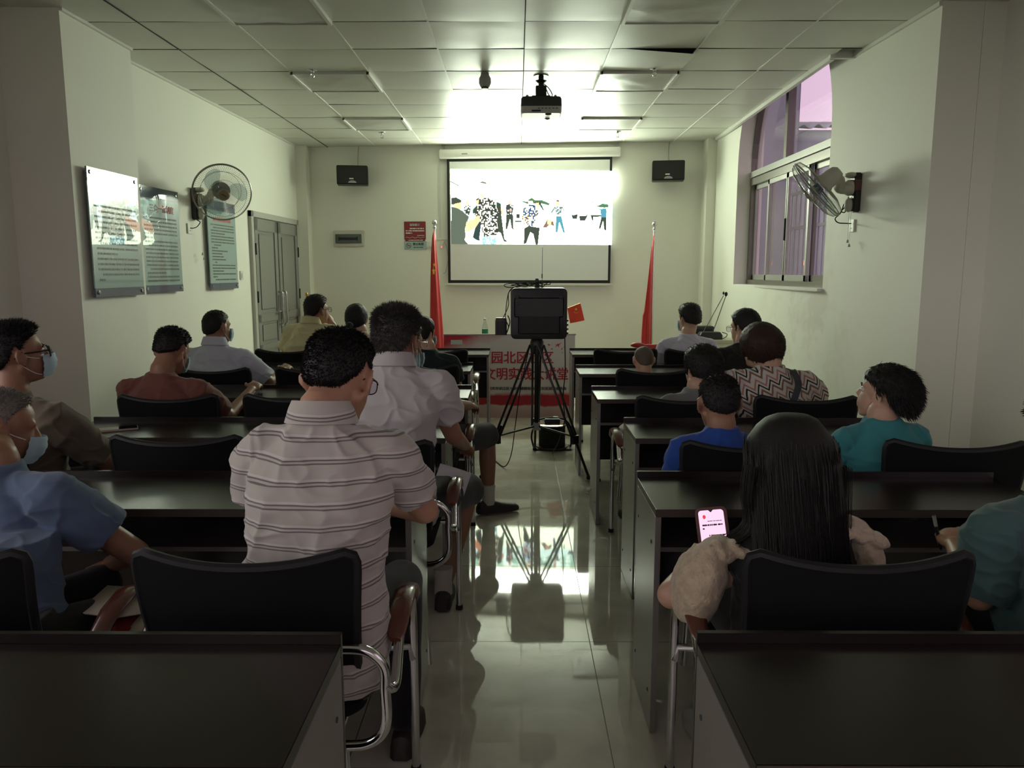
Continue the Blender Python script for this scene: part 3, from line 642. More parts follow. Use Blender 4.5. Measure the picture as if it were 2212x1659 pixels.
# fans
wire_m = mat('fan_guard_wire', (.30,.31,.27), .3, metal=.4); fanw = mat('fan_cream_plastic', (.44,.43,.35), .35); fanb = glassy('fan_blade_plastic', (.58,.66,.68), .25)
def wall_fan(label, mount, rzdir, centre, axis, up_hint=(0,0,1)):
    M = V(mount); t = thing('wall_fan', label, 'fan', M, 0, 'wall fans'); c = V(centre)-M; ax = V(axis).normalized()
    d = V((math.cos(rzdir), math.sin(rzdir), 0)); s = V((-d.y, d.x, 0)); Rm = Matrix((s, d, (0,0,1))).transposed()
    b = MB(); b.box(d*.025+V((0,0,-.005)),(.09,.05,.27),Rm); b.obj('wall_plate', blackp, t, bevel=.008)
    b = MB(); b.box(d*.027+V((0,0,.045)),(.094,.052,.085),Rm); b.obj('brown_band', mat('brown_band', (.10,.045,.03), .3), t, bevel=.006)
    MB().ell(d*.06+V((0,0,.115)),(.045,.045,.022)).obj('top_cover', fanw, t); MB().ell(d*.065+V((0,0,-.09)),(.030,.035,.05)).obj('switch_housing', fanw, t)
    hub = c - ax*.135; b = MB(); 
    b.tube(smooth_path([d*.05+V((0,0,.03)), d*.13+V((0,0,.03)), hub*.75+V((0,0,.0)), hub-V((0,0,.02))],5), [.055]*3+[.042]*4+[.032]*9, 14); b.obj('arm', fanw, t)
    x, y = frame_from(ax); R = Matrix((x, y, ax)).transposed()
    def P(r, a, h): return c + R @ V((r*math.cos(a), r*math.sin(a), h))
    b = MB(); pr = [(.001,-.19),(.030,-.187),(.052,-.165),(.060,-.12),(.060,-.08),(.072,-.062),(.072,-.045),(.001,-.044)]
    b.loft([[P(r, 2*PI*k/24, h) for k in range(24)] for r, h in pr]); b.obj('motor_housing', fanw, t)
    b = MB(); b.box(c+R@V((.058,0,-.10)),(.012,.035,.045),R); b.obj('speed_plate', blackp, t)
    Rr = .232
    rim = MB(); rim.tube([P(Rr, 2*PI*k/56, 0) for k in range(56)], .006, 8, True); rim.tube([P(Rr-.002, 2*PI*k/56, .014) for k in range(56)], .004, 6, True)
    gd = rim.obj('guard_rim', wire_m, t)
    fg = MB(); bgd = MB()
    for k in range(84):
        a = 2*PI*k/84
        fg.tube([P(r, a+.55*(Rr-r)/Rr, h) for r, h in ((Rr,.006),(Rr-.012,.035),(.185,.052),(.12,.064),(.045,.068))], .0008, 3)
        bgd.tube([P(r, a-.25*(Rr-r)/Rr, h) for r, h in ((Rr,-.004),(Rr-.01,-.03),(.16,-.05),(.07,-.055))], .0008, 3)
    for r, h in ((.185,.053),(.12,.065)): fg.tube([P(r, 2*PI*k/48, h) for k in range(48)], .0014, 5, True)
    for r, h in ((.16,-.051),): bgd.tube([P(r, 2*PI*k/48, h) for k in range(48)], .0014, 5, True)
    fg.obj('front_guard', wire_m, t); bgd.obj('rear_guard', wire_m, t)
    b = MB(); b.loft([[P(r, 2*PI*k/24, h) for k in range(24)] for r, h in ((.001,.060),(.048,.062),(.050,.068),(.040,.080),(.001,.084))]); cap = b.obj('centre_cap', mat('tan_cap', (.26,.21,.13), .4), t)
    b = MB(); b.box(c+R@V((0,0,.0845)),(.044,.006,.002),R @ Matrix.Rotation(.5,3,'Z')); b.obj('badge', letk, cap)
    for q in range(3):
        a0 = q*2*PI/3+.6; vs = []; nr, na = 8, 8
        for i in range(nr+1):
            r = .035+.165*i/nr; wdt = .45+.35*math.sin(PI*min(1,i/nr*.9+.1))
            for j in range(na+1):
                s_ = j/na-.5; vs.append(P(r*(1-.10*abs(s_*2)**4 if i == nr else r/r*r), a0+s_*wdt*1.5+.5*i/nr, .028*(-s_*2)*(1-.4*i/nr)+.004) if i == nr else P(r, a0+s_*wdt*1.5+.5*i/nr, .028*(-s_*2)*(1-.4*i/nr)+.004))
        MB().add(vs, [(i*(na+1)+j,(i+1)*(na+1)+j,(i+1)*(na+1)+j+1,i*(na+1)+j+1) for i in range(nr) for j in range(na)]).obj('blade', fanb, t)
    b = MB(); b.loft([[P(r, 2*PI*k/20, h) for k in range(20)] for r, h in ((.001,-.03),(.034,-.03),(.040,.0),(.036,.035),(.001,.042))]); b.obj('blade_hub', mat('blue_grey_hub', (.06,.09,.14), .4), t)
    return t
tf = wall_fan('oscillating wall fan on the left wall facing the camera over a poster', (LWX(6.83), 6.83, 2.05), 0.0, (-2.43, 6.50, 2.11), (.46,-.80,-.36))
b = MB(); b.tube(smooth_path([(.03,.0,-.10),(.035,-.02,-.14),(.06,-.02,-.16),(.04,-.04,-.20),(.02,-.08,-.215),(.01,-.11,-.215)],6), .004, 6); b.obj('power_cable', rubber, tf)
for k, (dy, zz) in enumerate(((.02,-.42),(.045,-.46))):
    b = MB(); b.tube([(.05,dy,-.13),(.05,dy,zz)], .0012, 4); b.obj('pull_cord', whitep, tf)
    b = MB(); b.cone((.05,dy,zz),(.05,dy,zz-.022),.005,.009,10,2,False); b.obj('cord_bell', greyp, tf)
tf = wall_fan('wall fan on the right wall seen from behind, tilted down beside the window', (RWX(5.6), 5.60, 2.02), PI, (2.095, 5.56, 2.035), (-.66,.40,-.64))
b = MB(); b.tube(smooth_path([(-.06,.02,-.03),(-.08,.03,-.10),(-.10,.04,-.13),(-.075,.03,-.135),(-.085,.03,-.08),(-.10,.045,-.14),(-.135,.05,-.18),(-.12,.03,-.21),(-.06,.03,-.215),(-.02,.05,-.215)],6), .004, 6); b.obj('power_cable', rubber, tf)
for k, (dy, zz) in enumerate(((-.01,-.36),(.02,-.33))):
    b = MB(); b.tube([(-.05,dy,-.12),(-.05,dy,zz)], .0012, 4); b.obj('pull_cord', whitep, tf)
    b = MB(); b.cone((-.05,dy,zz),(-.05,dy,zz-.022),.005,.009,10,2,False); b.obj('cord_bell', greyp, tf)
def plate(fn, y, z, w, h, label, name='wall_socket', cat='socket', rocker=False):
    t = fn(name, label, cat, y, z); MB().box((0,-.006,0),(w,.012,h)).obj('plate', whitep, t, bevel=.002)
    if rocker: MB().box((0,-.014,0),(w*.5,.006,h*.6)).obj('rocker', whitep, t, bevel=.002)
    else: MB().box((0,-.0125,-.018),(.022,.002,.004)).obj('slots', letk, t)
    return t
plate(on_left, 6.72, 1.83, .085, .086, 'white wall socket under the left fan with a black plug')
plate(on_left, 7.83, 1.43, .075, .086, 'white light switch on the left wall between the far poster and the door', 'light_switch', 'switch', True)
t = plate(on_right, 5.66, 1.79, .085, .086, 'white wall socket under the right fan with a black plug')
# double door
dl = .745
def leaf(name, y0, y1, hand):
    yc = (y0+y1)/2; W = y1-y0; a = math.radians(90)-math.atan(.031)
    t = bpy.data.objects.new(name, None); C.objects.link(t); t.location = (LWX(yc)+.012, yc, 0); t.rotation_euler = (0,0,a); t['kind'] = 'structure'
    H = 2.02; b = MB(); b.bx(-W/2, W/2, -.012, .01, .01, H); b.obj('door_slab', door_m, t, smooth=False)
    b = MB(); st = .10; d0 = -.024
    for x0,x1,z0,z1 in ((-W/2,-W/2+st,.01,H),(W/2-st,W/2,.01,H),(-W/2,W/2,H-.13,H),(-W/2,W/2,.01,.16),(-W/2,W/2,.92,1.02),(-W/2,W/2,.62,.69)): b.bx(x0,x1,d0,-.010,z0,z1)
    b.obj('rails', door_m, t, smooth=False, bevel=.006)
    b = MB(); b.bx(-W/2+st+.03, W/2-st-.03, -.020, -.010, 1.06, 1.86); b.bx(-W/2+st+.03, W/2-st-.03, -.020, -.010, .72, .90); b.bx(-W/2+st+.03, W/2-st-.03, -.020, -.010, .20, .59); b.obj('raised_panels', door_m, t, smooth=False, bevel=.008)
    hx = hand*(W/2-.05)
    h = MB(); h.tube(smooth_path([(hx,-.024,1.24),(hx,-.07,1.23),(hx,-.075,1.05),(hx,-.07,.88),(hx,-.024,.87)],5), .012, 10); h.box((hx,-.03,1.05),(.045,.012,.30)); h.tube([(hx,-.03,1.02),(hx,-.06,1.02),(hx-hand*.12,-.062,1.02)], .010, 8); h.obj('door_handle', steel_m, t)
    for z in (1.70, 1.20, .5):
        g = MB(); g.cone((-hand*(W/2-.004),-.028,z-.06),(-hand*(W/2-.004),-.028,z+.06),.010,.010,10,2,False); g.obj('hinge', blackm, t)
leaf('door_1', 8.16, 8.86, 1); leaf('door_2', 8.885, 9.585, -1)
fr = MB()
def fb(y0,y1,z0,z1,d=.035):
    fr.loft([[(LWX(y)-.02,y,z0),(LWX(y)+d,y,z0),(LWX(y)+d,y,z1),(LWX(y)-.02,y,z1)] for y in (y0,y1)])
fb(8.09,8.155,0,2.09); fb(9.59,9.65,0,2.09); fb(8.09,9.65,2.03,2.09)
struct(fr.obj('trim_5', doorf_m, smooth=False, fix=True))

# ------------------------------------------------------------------ front of the room
def drape(name, pts, parent, m):    # pts: list of (z, xl, xr, amp) hanging folds
    n = 40; rings = []
    for z, xl, xr, amp in pts:
        fr_ = []; bk_ = []
        for i in range(n+1):
            u = i/n; y = -amp*(.55*math.sin(u*PI*3.0+z*1.3)+.35*math.sin(u*PI*6.4+1))
            fr_.append((xl+(xr-xl)*u, y-.03*math.sin(u*PI)-.012, z)); bk_.append((xl+(xr-xl)*u, y+.03*math.sin(u*PI)+.0, z))
        rings.append(fr_+bk_[::-1])
    return MB().loft(rings).obj(name, m, parent)
def star_mesh(r, r2=.382):
    return [(r*(1 if k%2==0 else r2)*math.sin(k*PI/5), r*(1 if k%2==0 else r2)*math.cos(k*PI/5)) for k in range(10)]
def tall_flag(x, y, top, label, pts, star=None):
    t = thing('standing_flag', label, 'flag', (x, y, 0), 0, 'tall red flags on poles')
    MB().lathe([(.001,0),(.16,0),(.16,.02),(.10,.05),(.03,.08),(.02,.12),(.001,.12)]).obj('base', steel_m, t)
    MB().cone((0,0,.10),(0,0,top-.05),.013,.013,14,2,False).obj('pole', steel_m, t)
    b = MB(); b.ell((0,0,top-.018),(.030,.030,.030)); b.lathe([(.001,top-.085),(.018,top-.085),(.020,top-.07),(.010,top-.055),(.014,top-.045),(.001,top-.04)]); b.obj('finial', chrome_m, t)
    f = drape('flag_cloth', pts, t, red_m)
    if star:
        b = MB()
        for sx, sz, r, sq in star: b.add([(sx+a*sq, -.062, sz+c) for a, c in star_mesh(r,.45)], [tuple(range(10))])
        b.obj('star', yellow_m, t, fix=True)
    return t
tall_flag(-.975, 9.25, 2.055, 'tall red flag hanging from a pole left of the projection screen',
    [(1.94,-.012,.002,.004),(1.86,-.030,.010,.008),(1.70,-.042,.022,.012),(1.40,-.055,.045,.016),(1.1,-.062,.065,.02),(.80,-.07,.085,.022),(.5,-.075,.10,.022),(.35,-.07,.09,.02)],
    [(-.004,1.545,.030,.55),(-.012,1.47,.052,.42)])
tall_flag(1.590, 9.15, 2.03, 'tall red flag hanging from a pole right of the projection screen',
    [(1.88,-.012,-.002,.003),(1.75,-.030,-.004,.006),(1.5,-.052,-.004,.012),(1.25,-.075,-.004,.016),(1.0,-.10,-.002,.02),(.95,-.115,.0,.02),(.7,-.125,.0,.02),(.45,-.12,.0,.02),(.35,-.10,0,.02)])
t = thing('rolled_flag', 'rolled red flag with a gold tip leaning in the far left corner', 'flag', (-2.56, 9.45, 0))
MB().cone((0,0,0),(-.02,.06,1.16),.012,.012,12,2,False).obj('pole', gold_m, t); MB().ell((-.02,.06,1.19),(.018,.018,.03)).obj('tip', gold_m, t)
rings = [[V((-.012*z+.02+math.cos(a)*w, .04*z-.0+math.sin(a)*w*.8-.03, z)) for a in np.linspace(0,2*PI,17)[:-1]] for z, w in ((.3,.05),(.6,.075),(.9,.07),(1.06,.04),(1.13,.015))]
MB().loft(rings).obj('rolled_cloth', red_m, t)

# head table with printed front board
t = thing('head_table', 'speaker table with a printed white and red front board under the screen', 'table', (-.08, 7.70, 0))
ban = mat('printed_board', (.66,.62,.60), .45); N, L, p = nodes(ban)
tc = N.new('ShaderNodeTexCoord'); sx = N.new('ShaderNodeSeparateXYZ'); L.new(tc.outputs['Object'], sx.inputs[0])
nz = N.new('ShaderNodeTexNoise'); nz.inputs['Scale'].default_value = 5; nz.inputs['Detail'].default_value = 6; L.new(tc.outputs['Object'], nz.inputs['Vector'])
def mathn(op, a, b, c=None):
    n = N.new('ShaderNodeMath'); n.operation = op
    for i, q in enumerate((a, b, c)):
        if q is None: continue
        if hasattr(q, 'links'): L.new(q, n.inputs[i])
        else: n.inputs[i].default_value = q
    return n.outputs[0]
zz = mathn('ADD', sx.outputs['Z'], mathn('MULTIPLY', mathn('SUBTRACT', nz.outputs['Fac'], .5, None), .09), None)
cr = N.new('ShaderNodeValToRGB'); cr.color_ramp.interpolation = 'LINEAR'; E_ = cr.color_ramp.elements
E_[0].position = 0; E_[0].color = (.60,.40,.36,1); E_[1].position = 1; E_[1].color = (.66,.62,.60,1)
for pos, c in ((.07,(.62,.44,.40,1)),(.12,(.62,.50,.45,1)),(.135,(.45,.02,.03,1)),(.225,(.42,.015,.03,1)),(.26,(.66,.60,.57,1)),(.5,(.66,.62,.60,1))):
    e = E_.new(pos); e.color = c
L.new(zz, cr.inputs['Fac'])
dx = mathn('ADD', sx.outputs['X'], .66, None); dz = mathn('SUBTRACT', .86, sx.outputs['Z'], None)
dist = mathn('ADD', mathn('MULTIPLY', dx, .55), mathn('MULTIPLY', dz, 1.5), None); dist = mathn('ADD', dist, mathn('MULTIPLY', nz.outputs['Fac'], .25), None)
mr = N.new('ShaderNodeMapRange'); mr.inputs['From Min'].default_value = .30; mr.inputs['From Max'].default_value = .52; mr.inputs['To Min'].default_value = 1; mr.inputs['To Max'].default_value = 0; L.new(dist, mr.inputs['Value'])
mx = N.new('ShaderNodeMix'); mx.data_type = 'RGBA'; mx.inputs['B'].default_value = (.50,.015,.03,1); L.new(mr.outputs['Result'], mx.inputs['Factor']); L.new(cr.outputs['Color'], mx.inputs['A']); L.new(mx.outputs['Result'], p.inputs['Base Color'])
HW = .655
MB().bx(-HW, HW, .0, .018, .0, .838).obj('front_board', ban, t, smooth=False)
MB().bx(-HW-.01, HW+.01, -.004, .022, .838, .850).obj('top_edge', greyp, t, smooth=False)
MB().bx(-HW+.02, HW-.02, .02, .62, .735, .76).obj('tabletop', wood_m, t, smooth=False, bevel=.003)
for a in (-1,1): MB().bx(a*(HW-.05)-.015, a*(HW-.05)+.015, .05, .60, .0, .735).obj('side_panel', woodglare_m, t, smooth=False)
redp = mat('printed_red_ink', (.50,.02,.035), .5); blackink = mat('printed_black_ink', (.05,.045,.05), .5)
text('lettering', '碧桂园北区社区', .132, redp, t, (.002,-.0012,.605), I3, 'C', .88, bold=.003)
text('lettering', '新时代文明实践大讲堂', .132, redp, t, (-.015,-.0012,.44), I3, 'C', 1.21, bold=.003)
text('lettering', '韶关市浈江区十里亭镇碧桂园北区社区居民委员会', .034, blackink, t, (.18,-.0012,.298), I3, 'C', .79, bold=.0012)
b = MB()
def bird(x, z, s, r):
    P_ = [(-.5,.10),(-.15,.0),(-.45,-.28),(0,-.08),(.12,-.42),(.14,-.05),(.5,.32),(.10,.10),(-.05,.22),(-.08,.06)]
    c, q = math.cos(r), math.sin(r); b.add([(x+s*(a*c-d*q), -.0012, z+s*(a*q+d*c)) for a, d in P_], [tuple(range(10))])
bird(.485,.740,.075,.1); bird(.395,.742,.045,-.6); bird(.425,.700,.035,.3); bird(.525,.700,.03,.8); bird(.53,.665,.022,0); bird(.545,.72,.018,1)
b.obj('printed_birds', redp, t, fix=True)
b = MB(); b.bx(-.585,-.47,-.002,-.0005,.745,.79); b.obj('sticker', mat('pale_sticker', (.55,.62,.58), .5), t, smooth=False)
# on the table
t = thing('water_bottle', 'clear plastic water bottle with a green label standing on the head table', 'bottle', (-.335, 7.98, .76))
MB().lathe([(.001,0),(.028,.0),(.031,.01),(.031,.055),(.029,.065),(.031,.075),(.031,.13),(.027,.155),(.014,.19),(.0125,.205),(.001,.205)]).obj('body', clear_m, t)
MB().lathe([(.0318,.068),(.0322,.070),(.0322,.118),(.0318,.12)]).obj('label', mat('green_label', (.02,.25,.10), .4), t)
MB().lathe([(.001,.205),(.015,.205),(.0155,.228),(.001,.23)]).obj('cap', whitep, t)
t = thing('table_flags', 'pair of small orange red flags on a gold table stand', 'flag', (.500, 7.95, .76))
MB().lathe([(.001,0),(.035,0),(.035,.008),(.02,.018),(.006,.026),(.001,.026)]).obj('stand', gold_m, t); MB().cone((0,0,.02),(0,0,.335),.0045,.0045,10,2,False).obj('pole', gold_m, t)
def tflag(s, star):
    a = V((0,0,.33)); d = V((s*.145,0,.055)); b = MB(); b.tube([a, a+d], .003, 8); b.obj('crossbar', gold_m, t)
    n = 10; vs = []
    for j in range(n+1):
        for i in range(n+1):
            u = i/n; v = j/n; p0 = a+d*(.08+.92*u); p1 = p0+V((s*(.03*v+.015*u*v), .006*math.sin(u*5+v*2), -.175*v+.02*v*(1-u))); vs.append(p1)
    fs = [(j*(n+1)+i,(j+1)*(n+1)+i,(j+1)*(n+1)+i+1,j*(n+1)+i+1) for j in range(n) for i in range(n)]
    f = MB().add(vs, fs).obj('flag_cloth', orange_m, t)
    if star:
        b = MB()
        for sx_, sz_, r in ((.100,.325,.020),(.082,.295,.007),(.092,.288,.007),(.105,.287,.007),(.118,.293,.007)): b.add([(sx_+p[0], -.014, sz_+p[1]) for p in star_mesh(r)], [tuple(range(10))])
        b.obj('star', yellow_m, f, fix=True)
tflag(1, True); tflag(-1, False)
# ---- loudspeaker on tripod
TX, TY = .145, 5.72
t = thing('tripod_stand', 'black tripod stand in the aisle holding the loudspeaker', 'tripod', (TX, TY, 0))
MB().cone((0,0,.30),(0,0,1.40),.017,.017,14,2,False).obj('pole', blackm, t)
b = MB(); b.lathe([(.001,.86),(.045,.86),(.05,.90),(.05,.95),(.035,.985),(.001,.985)]); b.obj('upper_hub', blackp, t)
b = MB(); b.lathe([(.001,.285),(.032,.285),(.034,.31),(.02,.34),(.001,.34)]); b.obj('lower_hub', greyp, t)
feet = [(.365,-.36),(.0,.53),(-.40,-.34)]
for fx, fy in feet:
    F_ = V((fx,fy,.012)); top = V((fx*.08,fy*.08,.925)); L_ = (F_-top); side = V((-fy,fx,0)).normalized()
    b = MB(); mid = top+L_*.72
    for s in (-1,1): b.tube([top+side*s*.030, mid+side*s*.026], .0085, 8)
    b.box(mid,(.07,.03,.06), Matrix((side, side.cross(V((0,0,1))), (0,0,1))).transposed()); b.tube([mid-L_*.10, F_], .010, 8)
    lg = b.obj('leg', blackm, t)
    MB().ell(F_,(.018,.018,.014)).obj('rubber_foot', rubber, lg)
    MB().tube([V((0,0,.315)), mid+V((0,0,.02))], .008, 8).obj('brace', blackm, t)
t = thing('loudspeaker', 'big black loudspeaker on the tripod seen from behind', 'speaker', (TX+.01, TY, .985))
def rrect(w, d, r, z, n=5, cx=0, cy=0):
    out = []
    for qx, qy, a0 in ((1,1,0),(-1,1,PI/2),(-1,-1,PI),(1,-1,3*PI/2)):
        for k in range(n+1):
            a = a0+PI/2*k/n; out.append((cx+qx*(w/2-r)+r*math.cos(a), cy+qy*(d/2-r)+r*math.sin(a), z))
    return out
def rrect_xz(w, h, r, y, cx=0, cz=0): return [(p[0], y, p[1]) for p in rrect(w, h, r, 0, 6, cx, cz)]
b = MB(); b.loft([rrect_xz(.385,.345,.03,-.155,0,.18), rrect_xz(.405,.365,.035,-.15,0,.18), rrect_xz(.41,.37,.035,0,0,.18), rrect_xz(.40,.36,.03,.15,0,.18), rrect_xz(.38,.34,.03,.155,0,.18)]); b.obj('cabinet', blackp, t, fix=True)
b = MB(); b.box((0,-.158,.225),(.355,.012,.14)); b.obj('upper_panel', blackp, t, bevel=.012)
b = MB(); b.box((0,-.160,.10),(.30,.010,.13)); b.obj('rear_plate', mat('dark_rear_plate', (.010,.010,.0105), .6), t, bevel=.006)
for z in (.04,.07,.10,.13): MB().box((.205,-.12,z),(.018,.05,.014)).obj('side_fin', blackp, t, bevel=.003)
for x, z in ((-.155,.30),(-.155,.25),(.155,.30)): MB().lathe([(.001,0),(.014,0),(.012,.012),(.001,.013)], (x,-.163,z), 14, 'Y').obj('knob', blackp, t)
MB().box((0,-.168,.10),(.02,.006,.02)).obj('power_jack', blackm, t)
b = MB(); b.cone((.035,0,.36),(.035,0,.46),.014,.014,12,2,False) ; b = MB(); b.box((-.012,.0,.395),(.026,.026,.07)); b.obj('pole_cap', blackm, t, bevel=.004)
t2 = thing('antenna', 'thin black antenna rod standing on the loudspeaker', 'antenna', (TX+.035, TY-.02, 1.348))
MB().cone((0,0,0),(0,0,.045),.006,.005,8,2,False).obj('socket', blackp, t2); MB().cone((0,0,.04),(.002,0,.29),.0022,.0016,6,1,False).obj('rod', blackm, t2); MB().cone((0,0,.07),(0,0,.10),.004,.004,8,1,False).obj('collar', blackm, t2)
random.seed(3)
b = MB()
for k in range(7):
    cx = -.10+.02*k; pts = [(cx+random.uniform(-.09,.09), random.uniform(-.05,.05), .006+random.uniform(.0,.035)) for _ in range(5)]
    b.tube(smooth_path(pts,5), .0032, 5)
b.tube(smooth_path([(-.05,0,.01),(-.16,-.02,.03),(-.24,0,.02),(-.22,0,-.0),(-.15,.0,.0)],6), .003, 5)
b.tube(smooth_path([(-.14,-.02,.01),(-.20,-.06,-.02),(-.222,-.08,-.10),(-.232,-.08,-.20),(-.236,-.08,-.235)],6), .003, 5); b.tube(smooth_path([(-.12,-.03,.01),(-.205,-.06,-.03),(-.21,-.08,-.13),(-.25,-.08,-.22)],6), .003, 5)
b.tube(smooth_path([(-.236,-.08,-.23),(-.21,-.10,-.28),(-.225,-.10,-.33),(-.20,-.10,-.25),(-.215,-.10,-.20)],6), .004, 5)
o = b.obj('cable_bundle', rubber, None); o.location = (TX, TY, 1.35); tag(o, 'tangle of black cables lying on top of the loudspeaker and hanging down its left side', 'cable')
t = thing('hanging_box', 'small black box hanging by its cable left of the loudspeaker', 'box', (TX-.265, TY-.05, 1.005))
MB().loft([rrect(.085,.05,.01,0),rrect(.085,.05,.01,.10),rrect(.075,.045,.01,.125)]).obj('case', blackp, t); MB().box((0,-.027,.055),(.06,.004,.085)).obj('face', mat('dark_mesh', (.03,.032,.03), .6), t, bevel=.002)
b = MB(); b.tube(smooth_path([(.20,-.1,.0),(.205,-.10,-.25),(.19,-.13,-.45),(.205,-.10,-.62),(.17,0,-.80),(.13,.2,-.94),(.15,.30,-.93)],8), .0045, 6)
o = b.obj('speaker_cable', rubber, None); o.location = (TX, TY, 1.0); tag(o, 'black cable hanging from the right of the loudspeaker down to the reel', 'cable')
b = MB(); b.tube(smooth_path([(-.05,.02,.93),(-.12,.05,.6),(-.16,.1,.3),(-.19,.0,.10),(-.24,-.05,.012),(-.32,.15,.008),(-.42,.35,.008)],8), .004, 6)
o = b.obj('floor_cable', rubber, None); o.location = (TX, TY, 0); tag(o, 'thin dark cable dropping behind the left tripod leg onto the floor', 'cable')
# cable reel
t = thing('cable_reel', 'black cable reel with wound cable standing on the floor under the tripod', 'cable reel', (.29, 6.33, 0))
MB().lathe([(.001,.015),(.135,.015),(.138,.022),(.135,.028),(.001,.028)]).obj('lower_flange', mat('red_brown_flange', (.06,.03,.025), .3), t)
MB().lathe([(.001,.205),(.135,.205),(.138,.213),(.12,.218),(.05,.222),(.001,.222)]).obj('upper_flange', mat('shiny_flange', (.35,.27,.22), .18, metal=.6), t)
b = MB()
for k in range(14): b.tube([(.105*math.cos(a),.105*math.sin(a),.035+.0125*k) for a in np.linspace(0,2*PI,37)[:-1]], .0065, 6, True)
b.obj('wound_cable', rubber, t); MB().cone((0,0,.02),(0,0,.21),.098,.098,24,1,False).obj('drum', blackp, t)
b = MB(); b.tube(smooth_path([(-.15,0,.0),(-.17,0,.12),(-.10,0,.245),(.10,0,.245),(.17,0,.12),(.15,0,.0)],6), .008, 8); b.tube([(-.15,-.08,.008),(.15,-.08,.008)], .008, 8); b.tube([(-.15,.08,.008),(.15,.08,.008)], .008, 8); b.tube([(-.15,-.08,.008),(-.15,.08,.008)], .008, 8); b.tube([(.15,-.08,.008),(.15,.08,.008)], .008, 8); b.obj('handle_frame', blackm, t)
b = MB(); b.box((.0,-.02,.24),(.13,.06,.035)); b.box((.03,.03,.245),(.05,.05,.04)); b.obj('socket_block', blackp, t, bevel=.006)
# projector
t = thing('projector', 'white and grey projector hanging from the ceiling, seen from behind', 'projector', (.185, 6.38, CEIL))
MB().lathe([(.001,0),(.06,0),(.06,-.008),(.001,-.008)]).obj('ceiling_plate', blackm, t)
MB().cone((0,0,-.005),(0,0,-.13),.021,.021,14,2,False).obj('drop_tube', blackm, t)
b = MB(); b.box((0,0,-.125),(.085,.08,.085)); b.box((0,0,-.17),(.15,.14,.012)); b.lathe([(.001,-.04),(.05,-.04),(.034,-.05),(.026,-.06),(.001,-.06)]); b.obj('bracket', blackm, t, bevel=.004)
b = MB(); b.loft([rrect(.30,.24,.03,-.182),rrect(.315,.25,.03,-.195),rrect(.32,.25,.03,-.255)]); b.obj('upper_shell', mat('dark_shell', (.03,.03,.03), .5), t, fix=True)
b = MB(); b.loft([rrect(.32,.25,.03,-.255),rrect(.318,.25,.03,-.295),rrect(.30,.24,.03,-.308)]); b.obj('lower_shell', mat('white_shell', (.5,.5,.46), .4), t, fix=True)
b = MB()
for k in range(6): b.box((-.02+.028*k,-.127,-.272),(.016,.004,.005))
b.box((-.04,-.127,-.291),(.07,.004,.012)); b.obj('rear_ports', blackp, t)
MB().lathe([(.001,0),(.03,0),(.033,.03),(.001,.03)], (.055,.125,-.285), 20, 'Y').obj('lens', blackp, t); MB().ell((.055,-.10,-.312),(.025,.02,.010)).obj('adjuster_foot', blackp, t)
for s in (-1,1): MB().ell((s*.11,-.09,-.176),(.012,.012,.012)).obj('mount_screw', greyp, t)
b = MB(); b.tube(smooth_path([(.02,0,-.06),(.06,-.02,-.10),(.085,-.05,-.15),(.08,-.09,-.18)],6), .004, 6); b.tube(smooth_path([(.02,0,-.07),(.04,-.03,-.11),(.055,-.05,-.15),(.07,-.09,-.18)],6), .004, 6); b.obj('cables', rubber, t)
# corner table with desk microphones
t = thing('side_table', 'small beige side table in the far right corner holding the microphones', 'table', (2.02, 8.25, 0))
MB().bx(-.26,.26,-.30,.30,.735,.765).obj('tabletop', mat('beige_laminate', (.50,.46,.34), .4), t, smooth=False, bevel=.003)
MB().bx(-.24,.24,-.27,-.26,.60,.735).obj('apron', creamp, t, smooth=False)
for a in (-1,1):
    for c in (-1,1): MB().cone((a*.22,c*.25,0),(a*.22,c*.25,.735),.015,.015,10,1,False).obj('leg', blackm, t)
t = thing('microphone_base', 'black conference unit with two thin gooseneck microphones on the side table', 'microphone', (2.02, 8.12, .765))
MB().loft([rrect(.24,.15,.02,0),rrect(.24,.15,.02,.045),rrect(.20,.12,.02,.075)]).obj('unit', blackp, t, fix=True)
for k, (x0, x1) in enumerate(((-.07,.13),(.03,.155))):
    b = MB(); b.tube(smooth_path([(x0,0,.07),(x0+(x1-x0)*.3,.0,.18),(x0+(x1-x0)*.7,0,.34),(x1,0,.455)],6), .004, 8); b.obj('gooseneck', blackm, t)
MB().ell((.155,0,.468),(.016,.016,.024)).obj('capsule', rubber, t); MB().ell((.128,0,.478),(.010,.010,.018)).obj('capsule', rubber, t)
b = MB(); b.tube(smooth_path([(-.12,0,.03),(-.17,-.02,.06),(-.19,-.03,.01),(-.12,-.08,.008),(.10,-.09,.008),(.17,-.05,.05),(.13,0,.07)],6), .004, 6); b.obj('cable', rubber, t)
b = MB(); b.box((.02,.02,-.0),(.2,.1,.0)); 
t = thing('amplifier', 'grey amplifier box on the side table behind the microphone unit', 'amplifier', (1.98, 8.38, .765))
MB().box((0,0,.06),(.26,.16,.12)).obj('case', mat('dark_grey_case', (.05,.05,.05), .5), t, bevel=.006); MB().box((0,-.083,.06),(.22,.004,.07)).obj('front_panel', blackp, t)
